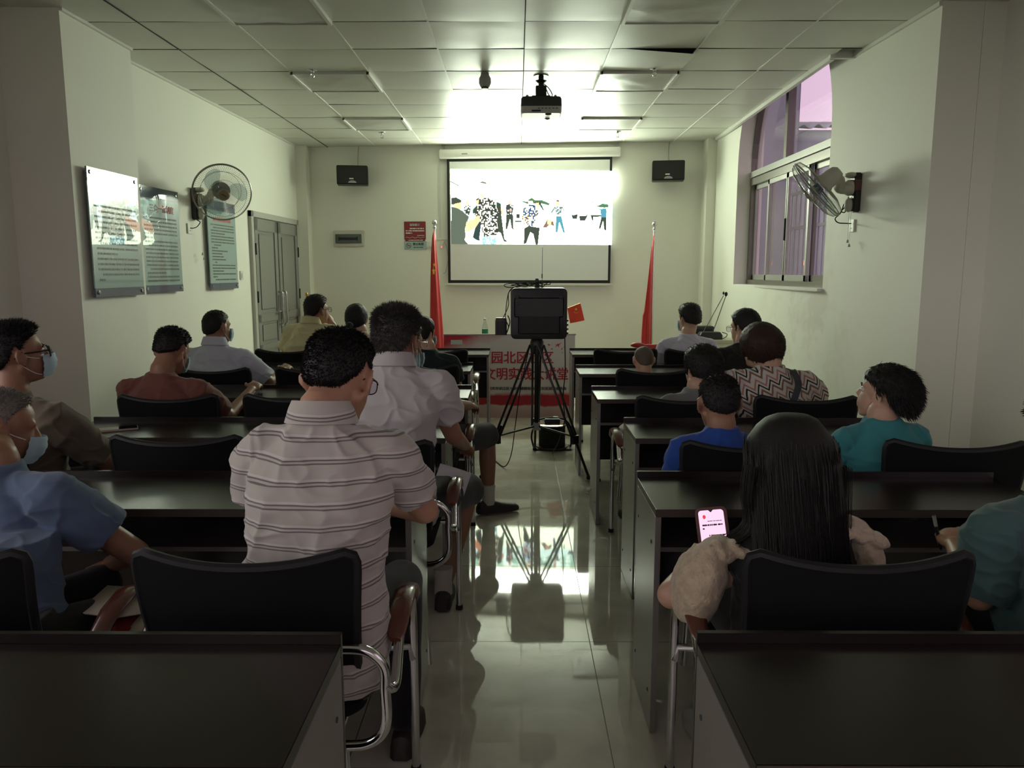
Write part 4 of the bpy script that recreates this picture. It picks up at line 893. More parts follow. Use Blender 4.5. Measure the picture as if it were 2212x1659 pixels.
# ------------------------------------------------------------------ desks
def desk(x0, x1, yr, label, group):
    """yr: far edge (where the low upstand is); the desk is 0.39 m deep"""
    xc = (x0+x1)/2; W = x1-x0; t = thing('desk', label, 'desk', (xc, yr-.385, 0), 0, group)
    MB().bx(-W/2, W/2, -.005, .372, .72, .745).obj('worktop', wood_m, t, smooth=False, bevel=.0015)
    MB().bx(-W/2+.001, W/2-.001, -.0065, -.0045, .721, .744).obj('front_edge_band', edge_m, t, smooth=False)
    MB().bx(-W/2, W/2, .372, .388, .30, .765).obj('modesty_panel', wood_m, t, smooth=False, bevel=.0015)
    for s in (-1,1):
        b = MB(); b.bx(s*(W/2-.009)-.009, s*(W/2-.009)+.009, .0, .371, .004, .7195); sp = b.obj('side_panel', woodglare_m, t, smooth=False, bevel=.0012)
        b = MB()
        for y, z in ((.06,.62),(.32,.62),(.06,.12),(.32,.12)): b.lathe([(.001,0),(.006,0),(.006,.002),(.001,.002)], (s*(W/2) if s > 0 else -W/2-.002, y, z), 10, 'X')
        b.obj('screw_caps', letk, sp)
    MB().bx(-W/2+.018, W/2-.018, .09, .371, .575, .590).obj('under_shelf', woodglare_m, t, smooth=False)
    return t
GL, GR = 'dark wooden desks on the left of the aisle', 'dark wooden desks on the right of the aisle'
LD = [(-2.12,-.343,1.425,'nearest left desk, cut by the bottom edge of the picture'),
      (-2.12,-.325,2.665,'second left desk from the camera, in front of the man in the striped polo'),
      (-2.06,-.315,3.69,'third left desk from the camera, with the dark smartphone lying on it'),
      (-2.02,-.285,4.775,'fourth left desk from the camera, in front of the man in the reddish brown shirt'),
      (-2.05,-.345,5.99,'fifth left desk from the camera, in front of the man in the white shirt'),
      (-2.00,-.252,7.13,'front row left desk nearest the head table')]
RD = [(.352,1.60,1.437,'nearest right desk, cut by the bottom corner of the picture'),
      (.424,1.679,2.672,'second right desk from the camera, in front of the long haired woman'),
      (.516,1.77,3.69,'third right desk from the camera, in front of the boy in blue'),
      (.458,1.71,4.735,'fourth right desk from the camera, in front of the woman in the zigzag blouse'),
      (.443,1.70,5.84,'fifth right desk from the camera, in front of the little child with shaved hair'),
      (.483,1.73,7.14,'front row right desk nearest the head table')]
for a in LD: desk(a[0], a[1], a[2], a[3], GL)
for a in RD: desk(a[0], a[1], a[2], a[3], GR)

# ------------------------------------------------------------------ chairs
def make_chair():
    t = thing('office_chair', '', 'chair', (0,0,0), 0, 'black chairs with chrome arms')
    n, m = 18, 12; front = []; back = []; HB = .247
    def P(u, v, off):
        z0, zt = .50, .826+.034*abs(u)**2.2; z = z0+(zt-z0)*v; w = HB*(.90+.10*v)
        x = u*w; y = -.195-.085*v+.035*u*u - .02*math.sin(v*PI)
        return (x, y-off, z)
    def corner(i, j):
        u, v = -1+2*i/n, j/m; r = .10
        # round the four corners in (u,v)
        cu, cv = 1-r, 1-r*1.35
        if abs(u) > cu and v > cv:
            a = (abs(u)-cu)/r; b_ = (v-cv)/(1-cv); l = math.hypot(a,b_); k = max(a,b_)
            if l > 0: a, b_ = a*k/l, b_*k/l
            u = math.copysign(cu+a*r, u); v = cv+b_*(1-cv)
        return u, v
    for off in (-.010, .010):
        for j in range(m+1):
            for i in range(n+1): u, v = corner(i, j); (front if off < 0 else back).append(P(u, v, off))
    N_ = (n+1)*(m+1); fs = []
    for j in range(m):
        for i in range(n):
            a = j*(n+1)+i; fs.append((a,a+n+1,a+n+2,a+1)); fs.append((N_+a,N_+a+1,N_+a+n+2,N_+a+n+1))
    edge = [i for i in range(n+1)]+[j*(n+1)+n for j in range(1,m+1)]+[m*(n+1)+i for i in range(n-1,-1,-1)]+[j*(n+1) for j in range(m-1,0,-1)]
    for k in range(len(edge)): a, b_ = edge[k], edge[(k+1)%len(edge)]; fs.append((a, b_, N_+b_, N_+a))
    MB().add(front+back, fs).obj('backrest', chair_m, t, fix=True)
    pip = MB(); pip.tube([tuple((V(front[k])+V(back[k]))/2) for k in edge], .0125, 8, True); pip.obj('backrest_piping', rim_m, t)
    b = MB(); b.loft([rrect(.44,.42,.06,.418,6,0,.02), rrect(.47,.45,.07,.430,6,0,.02), rrect(.475,.455,.07,.455,6,0,.02), rrect(.44,.42,.06,.472,6,0,.02)]); b.obj('seat', chair_m, t, fix=True)
    lp = smooth_path([(-.20,-.245,.625),(-.26,-.245,.62),(-.298,-.240,.58),(-.300,-.236,.52),(-.298,-.232,.43),(-.26,-.228,.385),(-.18,-.225,.375),(0,-.225,.375),(.18,-.225,.375),(.26,-.228,.385),(.298,-.232,.43),(.300,-.236,.52),(.298,-.240,.58),(.26,-.245,.62),(.20,-.245,.625)],6)
    MB().tube(lp, .0125, 10).obj('back_loop', chrome_m, t)
    MB().tube([(-.20,-.245,.625),(.20,-.245,.625)], .0125, 10).obj('back_crossbar', chrome_m, t)
    for s in (-1,1):
        ar = smooth_path([(s*.300,-.238,.535),(s*.318,-.215,.520),(s*.312,-.12,.550),(s*.305,-.03,.585),(s*.302,.07,.600),(s*.302,.15,.585),(s*.302,.20,.53),(s*.302,.215,.41),(s*.302,.22,.012)],6)
        MB().tube(ar, .0125, 10).obj('arm_tube', chrome_m, t)
        b = MB(); rings = []
        for y, z, w, h in ((-.10,.573,.028,.010),(-.085,.584,.046,.017),(-.02,.611,.056,.020),(.07,.624,.058,.020),(.145,.609,.056,.020),(.185,.569,.050,.018),(.195,.551,.030,.010)):
            rings.append([(s*.303+q[0], y, z+q[1]) for q in [(math.cos(a)*w/2*(1 if abs(math.cos(a))<.8 else 1), math.sin(a)*h/2*1.2) for a in np.linspace(0,2*PI,13)[:-1]]])
        b.loft(rings).obj('armrest', armpad_m, t, fix=True)
        MB().tube([(s*.20,-.228,.375),(s*.21,-.255,.20),(s*.225,-.285,.012)], .0125, 10).obj('rear_leg', chrome_m, t)
        MB().tube([(s*.30,.21,.36),(s*.29,.21,.40),(s*.18,.17,.412),(s*.18,-.2,.39)], .011, 8).obj('seat_rail', chrome_m, t)
        for y in (.22,): MB().cone((s*.302,y,0),(s*.302,y,.02),.016,.015,10,1,False).obj('foot_cap', rubber, t)
    return t
CH = [(-.600,1.875,0,'black chair in the near left row under the man in the striped polo'),
      (-1.335,1.86,2,'black chair in the near left row under the man in the blue T-shirt'),
      (-.555,2.99,0,'black chair by the aisle under the man in the plain white polo'),
      (-1.275,3.07,0,'empty black chair with its whole back showing, left of the striped polo'),
      (-2.02,2.98,-3,'black chair at the far left under the man with black glasses'),
      (-1.745,4.03,2,'black chair under the man in the reddish brown shirt'),
      (-1.12,4.05,0,'empty black chair just behind the head of the striped polo man, left side'),
      (-.56,4.12,0,'black chair by the aisle whose sitter is hidden behind the plain white polo'),
      (-1.95,5.12,0,'black chair under the man in the white shirt by the left wall'),
      (-1.30,5.15,0,'empty black chair between the white shirt man and the striped polo'),
      (-.635,5.30,0,'black chair under the woman in the dark green top'),
      (-1.83,6.33,0,'black chair under the man in the pale yellow shirt'),
      (-1.25,6.36,0,'black chair under the woman with the ponytail'),
      (-.645,6.32,0,'empty black chair in the front left row beside the standing flag'),
      (.752,1.875,0,'black chair in the near right row under the long haired woman'),
      (1.40,1.86,0,'black chair in the near right row under the person in teal at the picture edge'),
      (.845,2.99,0,'black chair under the boy in the blue T-shirt'),
      (1.615,3.00,-5,'black chair under the boy in the teal T-shirt, against the pale wall'),
      (.835,4.01,0,'black chair under the short haired woman with a mask strap'),
      (1.44,4.02,-3,'black chair under the woman in the zigzag blouse'),
      (.875,5.08,0,'black chair under the little child with shaved hair'),
      (1.47,5.10,0,'black chair under the woman in the black top'),
      (.86,6.36,0,'empty black chair in the front right row behind the right desk'),
      (1.42,6.36,0,'black chair under the woman in the pale lilac top')]
proto = None
for x, y, rz, lab in CH:
    if proto is None: proto = make_chair(); proto.location = (x,y,0); proto.rotation_euler = (0,0,math.radians(rz)); proto['label'] = lab; proto['group'] = 'black chairs with chrome arms'
    else: dup(proto, (x,y,0), math.radians(rz), lab)
# ------------------------------------------------------------------ people
def skin_mat(name, col):
    m = mat(name, col, .48, spec=.45, vary=.10, vscale=25, bump=.15, bscale=220, bdist=.0006)
    p = nodes(m)[2]; p.inputs['Subsurface Weight'].default_value = .12; p.inputs['Subsurface Radius'].default_value = (.012,.005,.003); return m
SKIN = skin_mat('skin_warm', (.40,.22,.145)); SKIN2 = skin_mat('skin_tan', (.30,.155,.095)); SKIN3 = skin_mat('skin_fair', (.50,.31,.22))
def hair_m(name, col, rough=.58): return mat(name, col, rough, spec=.32, bump=.6, bscale=60, bdist=.002, stretch=(6,6,1), vary=.25, vscale=40)
HBLK = hair_m('black_hair', (.007,.0065,.006)); HGREY = hair_m('greying_hair', (.055,.052,.046), .5); HBRN = hair_m('brown_hair', (.028,.012,.007), .6); HSALT = hair_m('thin_grey_hair', (.16,.15,.13), .5)
eye_w = mat('eye_white', (.55,.53,.50), .2); eye_d = mat('eye_dark', (.01,.008,.006), .1)
mask_m = mat('blue_face_mask', (.40,.55,.62), .7, bump=.2, bscale=30); maskw = mat('white_mask_loop', (.7,.7,.7), .6)
def cloth(name, col, rough=.85, w=None): return mat(name, col, rough, spec=.25, sheen=.15, bump=.25, bscale=500, bdist=.0005, vary=.05, vscale=6)
SHORTS = cloth('dark_grey_shorts', (.025,.027,.028)); TROU = cloth('black_trousers', (.012,.012,.014)); SHOE = mat('dark_shoe', (.03,.025,.022), .6); SOCK = cloth('white_sock', (.5,.48,.44))
def stripes_mat(base, dark, name, pitch=.0485):
    m = cloth(name, base); N, L, p = nodes(m); tc = N.new('ShaderNodeTexCoord'); sx = N.new('ShaderNodeSeparateXYZ')
    L.new(tc.outputs['Object'], sx.inputs[0])
    def mt(op, a, b=None):
        n = N.new('ShaderNodeMath'); n.operation = op
        for i, q in enumerate((a, b)):
            if q is None: continue
            if isinstance(q, (int, float)): n.inputs[i].default_value = q
            else: L.new(q, n.inputs[i])
        return n.outputs[0]
    ns = N.new('ShaderNodeTexNoise'); ns.inputs['Scale'].default_value = 4; L.new(tc.outputs['Object'], ns.inputs['Vector'])
    z = mt('ADD', sx.outputs['Z'], mt('MULTIPLY', ns.outputs['Fac'], .02)); fr = mt('MODULO', mt('ADD', z, 2.0), pitch); fr = mt('DIVIDE', fr, pitch)
    d1 = mt('ABSOLUTE', mt('SUBTRACT', fr, .40)); d2 = mt('ABSOLUTE', mt('SUBTRACT', fr, .56)); k = mt('MAXIMUM', mt('LESS_THAN', d1, .035), mt('LESS_THAN', d2, .035))
    d3 = mt('LESS_THAN', mt('ABSOLUTE', mt('SUBTRACT', fr, .66)), .05)
    mx = N.new('ShaderNodeMix'); mx.data_type = 'RGBA'; mx.inputs['A'].default_value = (*base,1); mx.inputs['B'].default_value = (*dark,1); L.new(k, mx.inputs['Factor'])
    m2 = N.new('ShaderNodeMix'); m2.data_type = 'RGBA'; m2.inputs['B'].default_value = (.54,.50,.48,1); L.new(mx.outputs['Result'], m2.inputs['A']); L.new(d3, m2.inputs['Factor'])
    L.new(m2.outputs['Result'], p.inputs['Base Color']); return m
def zigzag_mat():
    m = cloth('zigzag_blouse', (.5,.48,.44)); N, L, p = nodes(m); tc = N.new('ShaderNodeTexCoord'); sx = N.new('ShaderNodeSeparateXYZ'); L.new(tc.outputs['Object'], sx.inputs[0])
    def mt(op, a, b=None):
        n = N.new('ShaderNodeMath'); n.operation = op
        for i, q in enumerate((a, b)):
            if q is None: continue
            if isinstance(q, (int, float)): n.inputs[i].default_value = q
            else: L.new(q, n.inputs[i])
        return n.outputs[0]
    x = mt('ADD', sx.outputs['X'], mt('MULTIPLY', sx.outputs['Z'], .55))
    tri = mt('PINGPONG', mt('ADD', x, 3.0), .035); z = mt('ADD', mt('SUBTRACT', sx.outputs['Z'], mt('MULTIPLY', sx.outputs['X'], .45)), mt('MULTIPLY', tri, 1.3)); fr = mt('DIVIDE', mt('MODULO', mt('ADD', z, 3.0), .105), .105)
    cr = N.new('ShaderNodeValToRGB'); cr.color_ramp.interpolation = 'CONSTANT'; E_ = cr.color_ramp.elements; E_[0].position = 0; E_[0].color = (.50,.47,.43,1); E_[1].position = .20; E_[1].color = (.20,.10,.07,1)
    for pos, c in ((.36,(.52,.50,.46,1)),(.52,(.012,.01,.01,1)),(.64,(.50,.47,.43,1)),(.78,(.36,.17,.14,1)),(.92,(.5,.47,.43,1))):
        e = E_.new(pos); e.color = c
    L.new(fr, cr.inputs['Fac']); L.new(cr.outputs['Color'], p.inputs['Base Color']); return m

def hand(mb, wrist, d, nrm, s=1.0, curl=.6, side=1):
    """palm + five fingers; d = finger direction, nrm = back-of-hand normal, side=+1 if the thumb lies towards nrm x d"""
    d = V(d).normalized(); n = V(nrm); n = (n - d*n.dot(d)).normalized(); t = n.cross(d)*side
    w = V(wrist); R = Matrix((t, d, n)).transposed()
    mb.ell(w+d*.045*s, (.040*s,.052*s,.017*s), R, 14, 10)
    for k, (off, ln) in enumerate(((.030,.070),(.010,.080),(-.010,.074),(-.029,.058))):
        b0 = w+d*(.082-.004*abs(k-1))*s+t*off*s; ang = 0; p = b0; dirv = d
        for seg, fr in enumerate((.45,.32,.23)):
            ang += curl*(.35+.15*k/3+ (.25 if seg else 0)); dirv = d*math.cos(ang)-n*math.sin(ang)+t*(off*.9 if seg == 0 else 0); q = p+dirv.normalized()*ln*fr*s
            mb.cone(p, q, (.0088-.0008*seg)*s, (.0082-.0008*seg)*s, 10, 3); p = q
    p = w+d*.022*s+t*.026*s; dirv = (t*.75+d*.65-n*.25).normalized(); q = p+dirv*.040*s; mb.cone(p, q, .012*s, .0098*s, 10, 3); q2 = q+(d*.85+t*.15-n*.35).normalized()*.030*s; mb.cone(q, q2, .0095*s, .0078*s, 10, 3)

def oval(c, a, b, ra, rb, n=28, e=2.3):
    out = []
    for i in range(n):
        t = 2*PI*i/n; ct, st = math.cos(t), math.sin(t)
        out.append(c + a*ra*math.copysign(abs(ct)**(2/e), ct) + b*rb*math.copysign(abs(st)**(2/e), st))
    return out

def person(label, x, y, top, yaw=0, pitch=0, roll=0, s=1.0, hw=None, sh=.19, shz=None, skin=SKIN, shirt=None, collar=None, hair=None,
           neck=None, elbows=None, wrists=None, hands=(True,True), knees=None, feet=None, footyaw=(0,0), legs='trousers', bodyyaw=0, pel=None, vox=.009,
           sleeve=.55, mask=False, glasses=None, build=1.0, legm=None, shoem=None, wr=.004, face=False, parent_extra=None, neckf=-.035, sleevem=None, curl=.6, sleeve_r=1.0, lean=0, headoff=None):
    """x,y = head centre on plan, top = crown height (world, metres)"""
    fw = V((math.sin(math.radians(bodyyaw)), math.cos(math.radians(bodyyaw)), 0)); rt = V((fw.y, -fw.x, 0)); up = V((0,0,1))
    hd = hair or {}; Hc = V((x, y, top-.112*s-(hd.get('top_t',.01)*.85+(hd.get('length',.01)*.35*hd.get('lift',.8) if hd.get('strands',0) > 800 else 0))*s)); 
    Rh = Matrix.Rotation(-math.radians(yaw), 3, 'Z') @ Matrix.Rotation(-math.radians(pitch), 3, 'X') @ Matrix.Rotation(math.radians(roll), 3, 'Y')   # columns: right, forward, up
    hx, hf, hu = Rh.col[0], Rh.col[1], Rh.col[2]
    Nk = V(neck) if neck else Hc + fw*neckf*s - up*(.175*s) - rt*0
    P = V(pel) if pel else V((Nk.x, Nk.y-.04-.03*0, .55))
    root = thing('person', label, 'person', (P.x, P.y, 0)); O = V((P.x, P.y, 0))
    S = Nk - up*(.098*s if shz is None else shz)
    SL, SR = S - rt*sh*s, S + rt*sh*s
    L = lambda p: V(p)-O
    if elbows is None: elbows = (SL - rt*.05 + fw*.10 - up*.24*s, SR + rt*.05 + fw*.10 - up*.24*s)
    if wrists is None: wrists = (V(elbows[0]) + fw*.22*s + rt*.10 - up*.0, V(elbows[1]) + fw*.22*s - rt*.10)
    if knees is None: knees = (P - rt*.13 + fw*.42*s - up*.02, P + rt*.13 + fw*.42*s - up*.02)
    if feet is None: feet = (V(knees[0]) + fw*.0 , V(knees[1]) + fw*.0); feet = tuple(V((f.x, f.y, .075)) for f in feet)
    elbows = [V(e) for e in elbows]; wrists = [V(e) for e in wrists]; knees = [V(e) for e in knees]; feet = [V(e) for e in feet]
    # ---------------- body
    b = MB(); hc = L(Hc)
    def h(r, f, u): return hc + (hx*r + hf*f + hu*u)*s
    hwf = hw or 1.0
    b.ell(h(0,-.010,.028), (.075*s*hwf,.094*s,.084*s), Rh, 28, 18)
    b.ell(h(0,.028,-.030), (.060*s*hwf,.062*s,.084*s), Rh, 24, 16)
    b.ell(h(0,.048,-.082), (.036*s,.036*s,.028*s), Rh)
    b.ell(h(0,.062,-.045), (.040*s,.034*s,.045*s), Rh)
    b.cone(h(-.052*hwf,-.005,-.045), h(-.024,.055,-.090), .018*s, .017*s); b.cone(h(.052*hwf,-.005,-.045), h(.024,.055,-.090), .018*s, .017*s)
    b.cone(h(0,.078,.022), h(0,.100,-.020), .008*s, .013*s, 12, 3); b.ell(h(-.011,.094,-.025), (.009*s,.010*s,.007*s), Rh); b.ell(h(.011,.094,-.025), (.009*s,.010*s,.007*s), Rh)
    b.cone(h(-.036,.070,.026), h(.036,.070,.026), .013*s, .013*s, 12, 3)
    b.cone(h(-.018,.086,-.054), h(.018,.086,-.054), .0075*s, .0075*s, 10, 3); b.cone(h(-.016,.084,-.066), h(.016,.084,-.066), .008*s, .008*s, 10, 3)
    for sd in (-1,1):   # ears
        Re = Rh @ Matrix.Rotation(sd*math.radians(24), 3, 'Z') @ Matrix.Rotation(math.radians(10), 3, 'X')
        b.ell(h(sd*.079*hwf,-.008,-.004), (.0085*s,.021*s,.034*s), Re, 16, 12); b.ell(h(sd*.078*hwf,.000,-.030), (.007*s,.010*s,.011*s), Re, 12, 8)
        pr = [h(sd*.083*hwf,-.008,-.004)+Re@V((sd*.004*s, math.cos(a)*.019*s-.001*s, math.sin(a)*.030*s)) for a in np.linspace(-.6, 3.9, 14)]
        b.tube(pr, .0036*s, 7)
    nk = L(Nk); nr = .057*s*(.5+.5*build)
    b.cone(h(0,-.028,-.035), nk+up*.0, nr*.95, nr*1.05, 20, 3); b.cone(nk+up*.01, nk-up*.05, nr*1.03, nr*1.0, 20, 3)
    pl = L(P); sL, sR = L(SL), L(SR); w = build
    chest = (nk-up*.22*s)*.75 + pl*.25 + fw*.0
    b.loft([oval(pl-up*.06, rt, fw, .13*s*w, .10*s*w), oval(pl+up*.04, rt, fw, .145*s*w, .10*s*w), oval(pl*.55+nk*.45-up*.02, rt, fw, .125*s*w, .085*s*w), oval(nk-up*.17*s, rt, fw, .15*s, .095*s*w), oval(nk-up*.10*s, rt, fw, .13*s, .07*s), oval(nk-up*.06*s, rt, fw, .06*s, .045*s)])
    for i, (shp, el, wrt) in enumerate(((sL, L(elbows[0]), L(wrists[0])), (sR, L(elbows[1]), L(wrists[1])))):
        sd = -1 if i == 0 else 1
        b.cone(shp+(-sd)*rt*.03, el, .048*s*w, .038*s*w, 16, 4); b.cone(el, wrt, .038*s*w, .026*s, 16, 4)
        if hands[i]:
            d = (wrt-el).normalized(); nrm = up*.8 + rt*sd*.3
            if abs(d.z) > .8: nrm = rt*sd
            hand(b, wrt, d, nrm, s, curl, side=(-sd if True else sd)*-1*(1 if True else 1))
    for i in (0,1):
        hp = pl + rt*(-.09 if i == 0 else .09)*s - up*.01; kn = L(knees[i]); ft = L(feet[i])
        b.cone(hp, kn, .076*s*w, .052*s, 18, 4); b.cone(kn, (kn*.6+ft*.4), .050*s, .052*s, 16, 4); b.cone((kn*.6+ft*.4), ft, .052*s, .032*s, 16, 4)
        fd = (fw if feet is not None else fw); b.cone(ft-up*.03, ft-up*.045+fd*.12*s, .030*s, .024*s, 14, 4)
    body = link('body', remesh(b, vox, 3), root, skin)
    # ---------------- clothes
    seed = random.random()*50
    if shirt is not None:
        c = MB(); e = .016
        c.loft([oval(pl-up*.09, rt, fw, (.165*w)*s+e, (.125*w)*s+e), oval(pl+up*.02, rt, fw, .165*s*w+e, .120*s*w+e), oval(pl*.6+nk*.4-up*.02, rt, fw, .150*s*w+e, .110*s*w+e),
                oval(pl*.35+nk*.65-up*.02-fw*.012, rt, fw, .162*s*w+e, .112*s*w+e), oval(nk-up*.155*s-fw*.010, rt, fw, .172*s*w+e*.8, .105*s+e), oval(nk-up*.100*s-fw*.010, rt, fw, .150*s+e*.6, .092*s+e*.6),
                oval(nk-up*.060*s-fw*.010, rt, fw, .112*s+e*.3, .078*s+e*.3), oval(nk-up*.028*s-fw*.006, rt, fw, .082*s, .072*s), oval(nk-up*.004*s-fw*.003, rt, fw, .068*s, .066*s)])
        for i, (shp, el, wrt) in enumerate(((sL, L(elbows[0]), L(wrists[0])), (sR, L(elbows[1]), L(wrists[1])))):
            sd = -1 if i == 0 else 1; r0 = (.062*w)*s*sleeve_r; r1 = (.056*w)*s*sleeve_r
            c.cone(nk-up*.062*s+rt*sd*.055*s-fw*.004, shp, .044*s, .056*s*w, 16, 4)
            end = shp.lerp(el, min(1, sleeve)); d = (el-shp).normalized()
            path = [shp-d*.045, shp-d*.01, shp.lerp(end,.25), shp.lerp(end,.6), end]; c.tube(path, [r0*.55, r0*.92, r0, r0*.99, r1*1.05], 20)
            if sleeve > 1: c.cone(el, el.lerp(wrt, sleeve-1), r1*.95, r1*.72, 18, 4); c.cone(shp.lerp(el,.9), el, r1, r1*.95, 18, 3)
        def disp(p, wr=wr):
            q = V((p.x*5+seed, p.y*5, p.z*11)); f = noise.noise(q); g = noise.noise(V((p.x*14, p.y*14, p.z*22+seed)))
            rid = 1-abs(noise.noise(V((p.x*6+p.z*5, p.y*6, p.z*7-p.x*4+seed))))*2
            r2_ = 1-abs(noise.noise(V((p.x*9-p.z*6+seed, p.y*7, p.z*13+p.x*6))))*2.4
            return wr*(f*1.5 + g*.6 + max(0,rid)**3*1.5 + max(0,r2_)**3*1.2) - wr*.6
        c1 = link('shirt', remesh(c, vox*.8, 9, disp), root, shirt)
        if collar:
            cb = MB(); n = 30; inn = []; rings = []
            for k, (rr, zz_) in enumerate(((.062,-.012),(.062,.028),(.0655,.032),(.074,.012),(.084,-.022),(.080,-.024),(.068,-.016))):
                ring = []
                for i in range(n):
                    a = 2*PI*i/n; fr_ = math.cos(a)  # a=0 -> front
                    drop = -.030*max(0,fr_)**2
                    ring.append(nk + fw*(math.cos(a)*rr*1.0*s*(.5+.5*w)-.004) + rt*(math.sin(a)*rr*1.08*s*(.5+.5*w)) + up*((zz_+drop+.010*max(0,-fr_))*s))
                rings.append(ring)
            cb.loft(rings, False, True); cb.obj('collar', shirt, root)
    lm = legm or TROU
    g = MB(); g.loft([oval(pl-up*.11, rt, fw, .165*s*w, .125*s*w), oval(pl+up*.05, rt, fw, .165*s*w, .122*s*w), oval(pl+up*.10, rt, fw, .150*s*w, .112*s*w)])
    for i in (0,1):
        hp = pl + rt*(-.09 if i == 0 else .09)*s; kn = L(knees[i]); ft = L(feet[i])
        g.cone(hp, kn if legs != 'shorts' else hp.lerp(kn,.6), .092*s*w, .068*s if legs != 'shorts' else .085*s, 18, 4)
        if legs == 'shorts': g.tube([hp.lerp(kn,.4), hp.lerp(kn,1.0), kn + (kn-hp).normalized()*.02], [.088*s,.080*s,.074*s], 20)
        else: g.cone(kn, ft+up*.03, .066*s, .050*s, 18, 4)
    def disp2(p): return .004*noise.noise(V((p.x*9+seed,p.y*9,p.z*9)))
    link('shorts' if legs == 'shorts' else 'trousers', remesh(g, max(vox,.009), 3, disp2), root, lm)
    for i in (0,1):
        ft = L(feet[i]); q = MB(); fa = math.radians(footyaw[i]); f2 = fw*math.cos(fa)+rt*math.sin(fa); r2 = rt*math.cos(fa)-fw*math.sin(fa)
        rings = []
        for t_, hw_, zt in ((-.075,.020,.045),(-.06,.034,.07),(-.02,.038,.085),(.03,.038,.072),(.08,.043,.055),(.13,.044,.045),(.175,.034,.036),(.195,.015,.022)):
            base = V((ft.x, ft.y, 0)) + f2*t_*s + up*(feet[i].z-.075)
            rings.append([base + r2*(math.cos(a)*hw_*s) + up*(.004+ (zt*s if math.sin(a) > 0 else 0)*abs(math.sin(a))**.6) for a in np.linspace(0,2*PI,19)[:-1]])
        q.loft(rings).obj('shoe', shoem or SHOE, root, fix=True)
        if legs == 'shorts':
            q = MB(); q.tube([ft-up*.02, ft+up*.04, ft+up*.10], [.040*s,.038*s,.043*s], 16); q.obj('sock', SOCK, root)
    # ---------------- hair
    if hair: make_hair(root, h, Rh, s, hwf, hair)
    if face:
        for sd in (-1,1):
            e_ = MB(); e_.ell(h(sd*.031,.074,.004), (.0125*s,.0115*s,.0095*s), Rh); eo = e_.obj('eye', eye_w, root)
            MB().ell(h(sd*.031,.0815,.004), (.0055*s,.005*s,.0055*s), Rh).obj('iris', eye_d, eo)
            MB().tube([h(sd*.014,.092,.024),h(sd*.032,.090,.029),h(sd*.050,.078,.023)], .003*s, 6).obj('eyebrow', HBLK, root)
    if mask:
        mk = MB(); dn = -.0 if mask != 'chin' else -.040; n, m_ = 16, 10; vs = []
        for j in range(m_+1):
            for i in range(n+1):
                a = math.radians(-62+124*i/n); v = j/m_; u = -.008-.085*v+dn
                bulge = .012*math.sin(v*PI)*math.cos(a)**2+.010*math.cos(a)**6*(1-v); rr = .064+bulge
                vs.append(h(math.sin(a)*rr*1.02, .030+math.cos(a)*(rr+.018)-.012*v*v+.0015*math.sin(v*PI*7), u))
        fs = [(j*(n+1)+i,(j+1)*(n+1)+i,(j+1)*(n+1)+i+1,j*(n+1)+i+1) for j in range(m_) for i in range(n)]
        mo = MB().add(vs, fs).obj('face_mask', mask_m, root)
        for sd in (-1,1):
            ea = MB(); ea.tube(smooth_path([h(sd*.060,.058,-.018+dn),h(sd*.074,.02,-.006+dn*.5),h(sd*.083,-.012,.012),h(sd*.085,-.024,-.004),h(sd*.080,-.012,-.030),h(sd*.066,.03,-.07+dn),h(sd*.058,.055,-.082+dn)],5), .0015, 5); ea.obj('ear_loop', maskw, mo)
    if glasses:
        gm = MB()
        for sd in (-1,1):
            pts = []
            for a in np.linspace(0, 2*PI, 25)[:-1]:
                ca, sa = math.cos(a), math.sin(a); px_ = math.copysign(abs(ca)**.6, ca)*.027; pz_ = math.copysign(abs(sa)**.6, sa)*.019
                pts.append(h(sd*.035+px_, .107-.010*abs(sd*.035+px_)/.06, .002+pz_))
            gm.tube(pts, glasses[1], 8, True)
            gm.tube([h(sd*.063,.098,.010),h(sd*.076,.06,.010),h(sd*.083,-.005,.012),h(sd*.080,-.030,-.004)], glasses[1], 8)
        gm.tube([h(-.010,.106,.008),h(0,.109,.010),h(.010,.106,.008)], glasses[1], 8)
        gl_ = gm.obj('glasses', glasses[0], root)
        for sd in (-1,1): MB().ell(h(sd*.035,.105,.002), (.025*s,.0015*s,.017*s), Rh, 16, 8).obj('lens', glass_m, gl_)
    return root, h, Rh, (hx, hf, hu), O

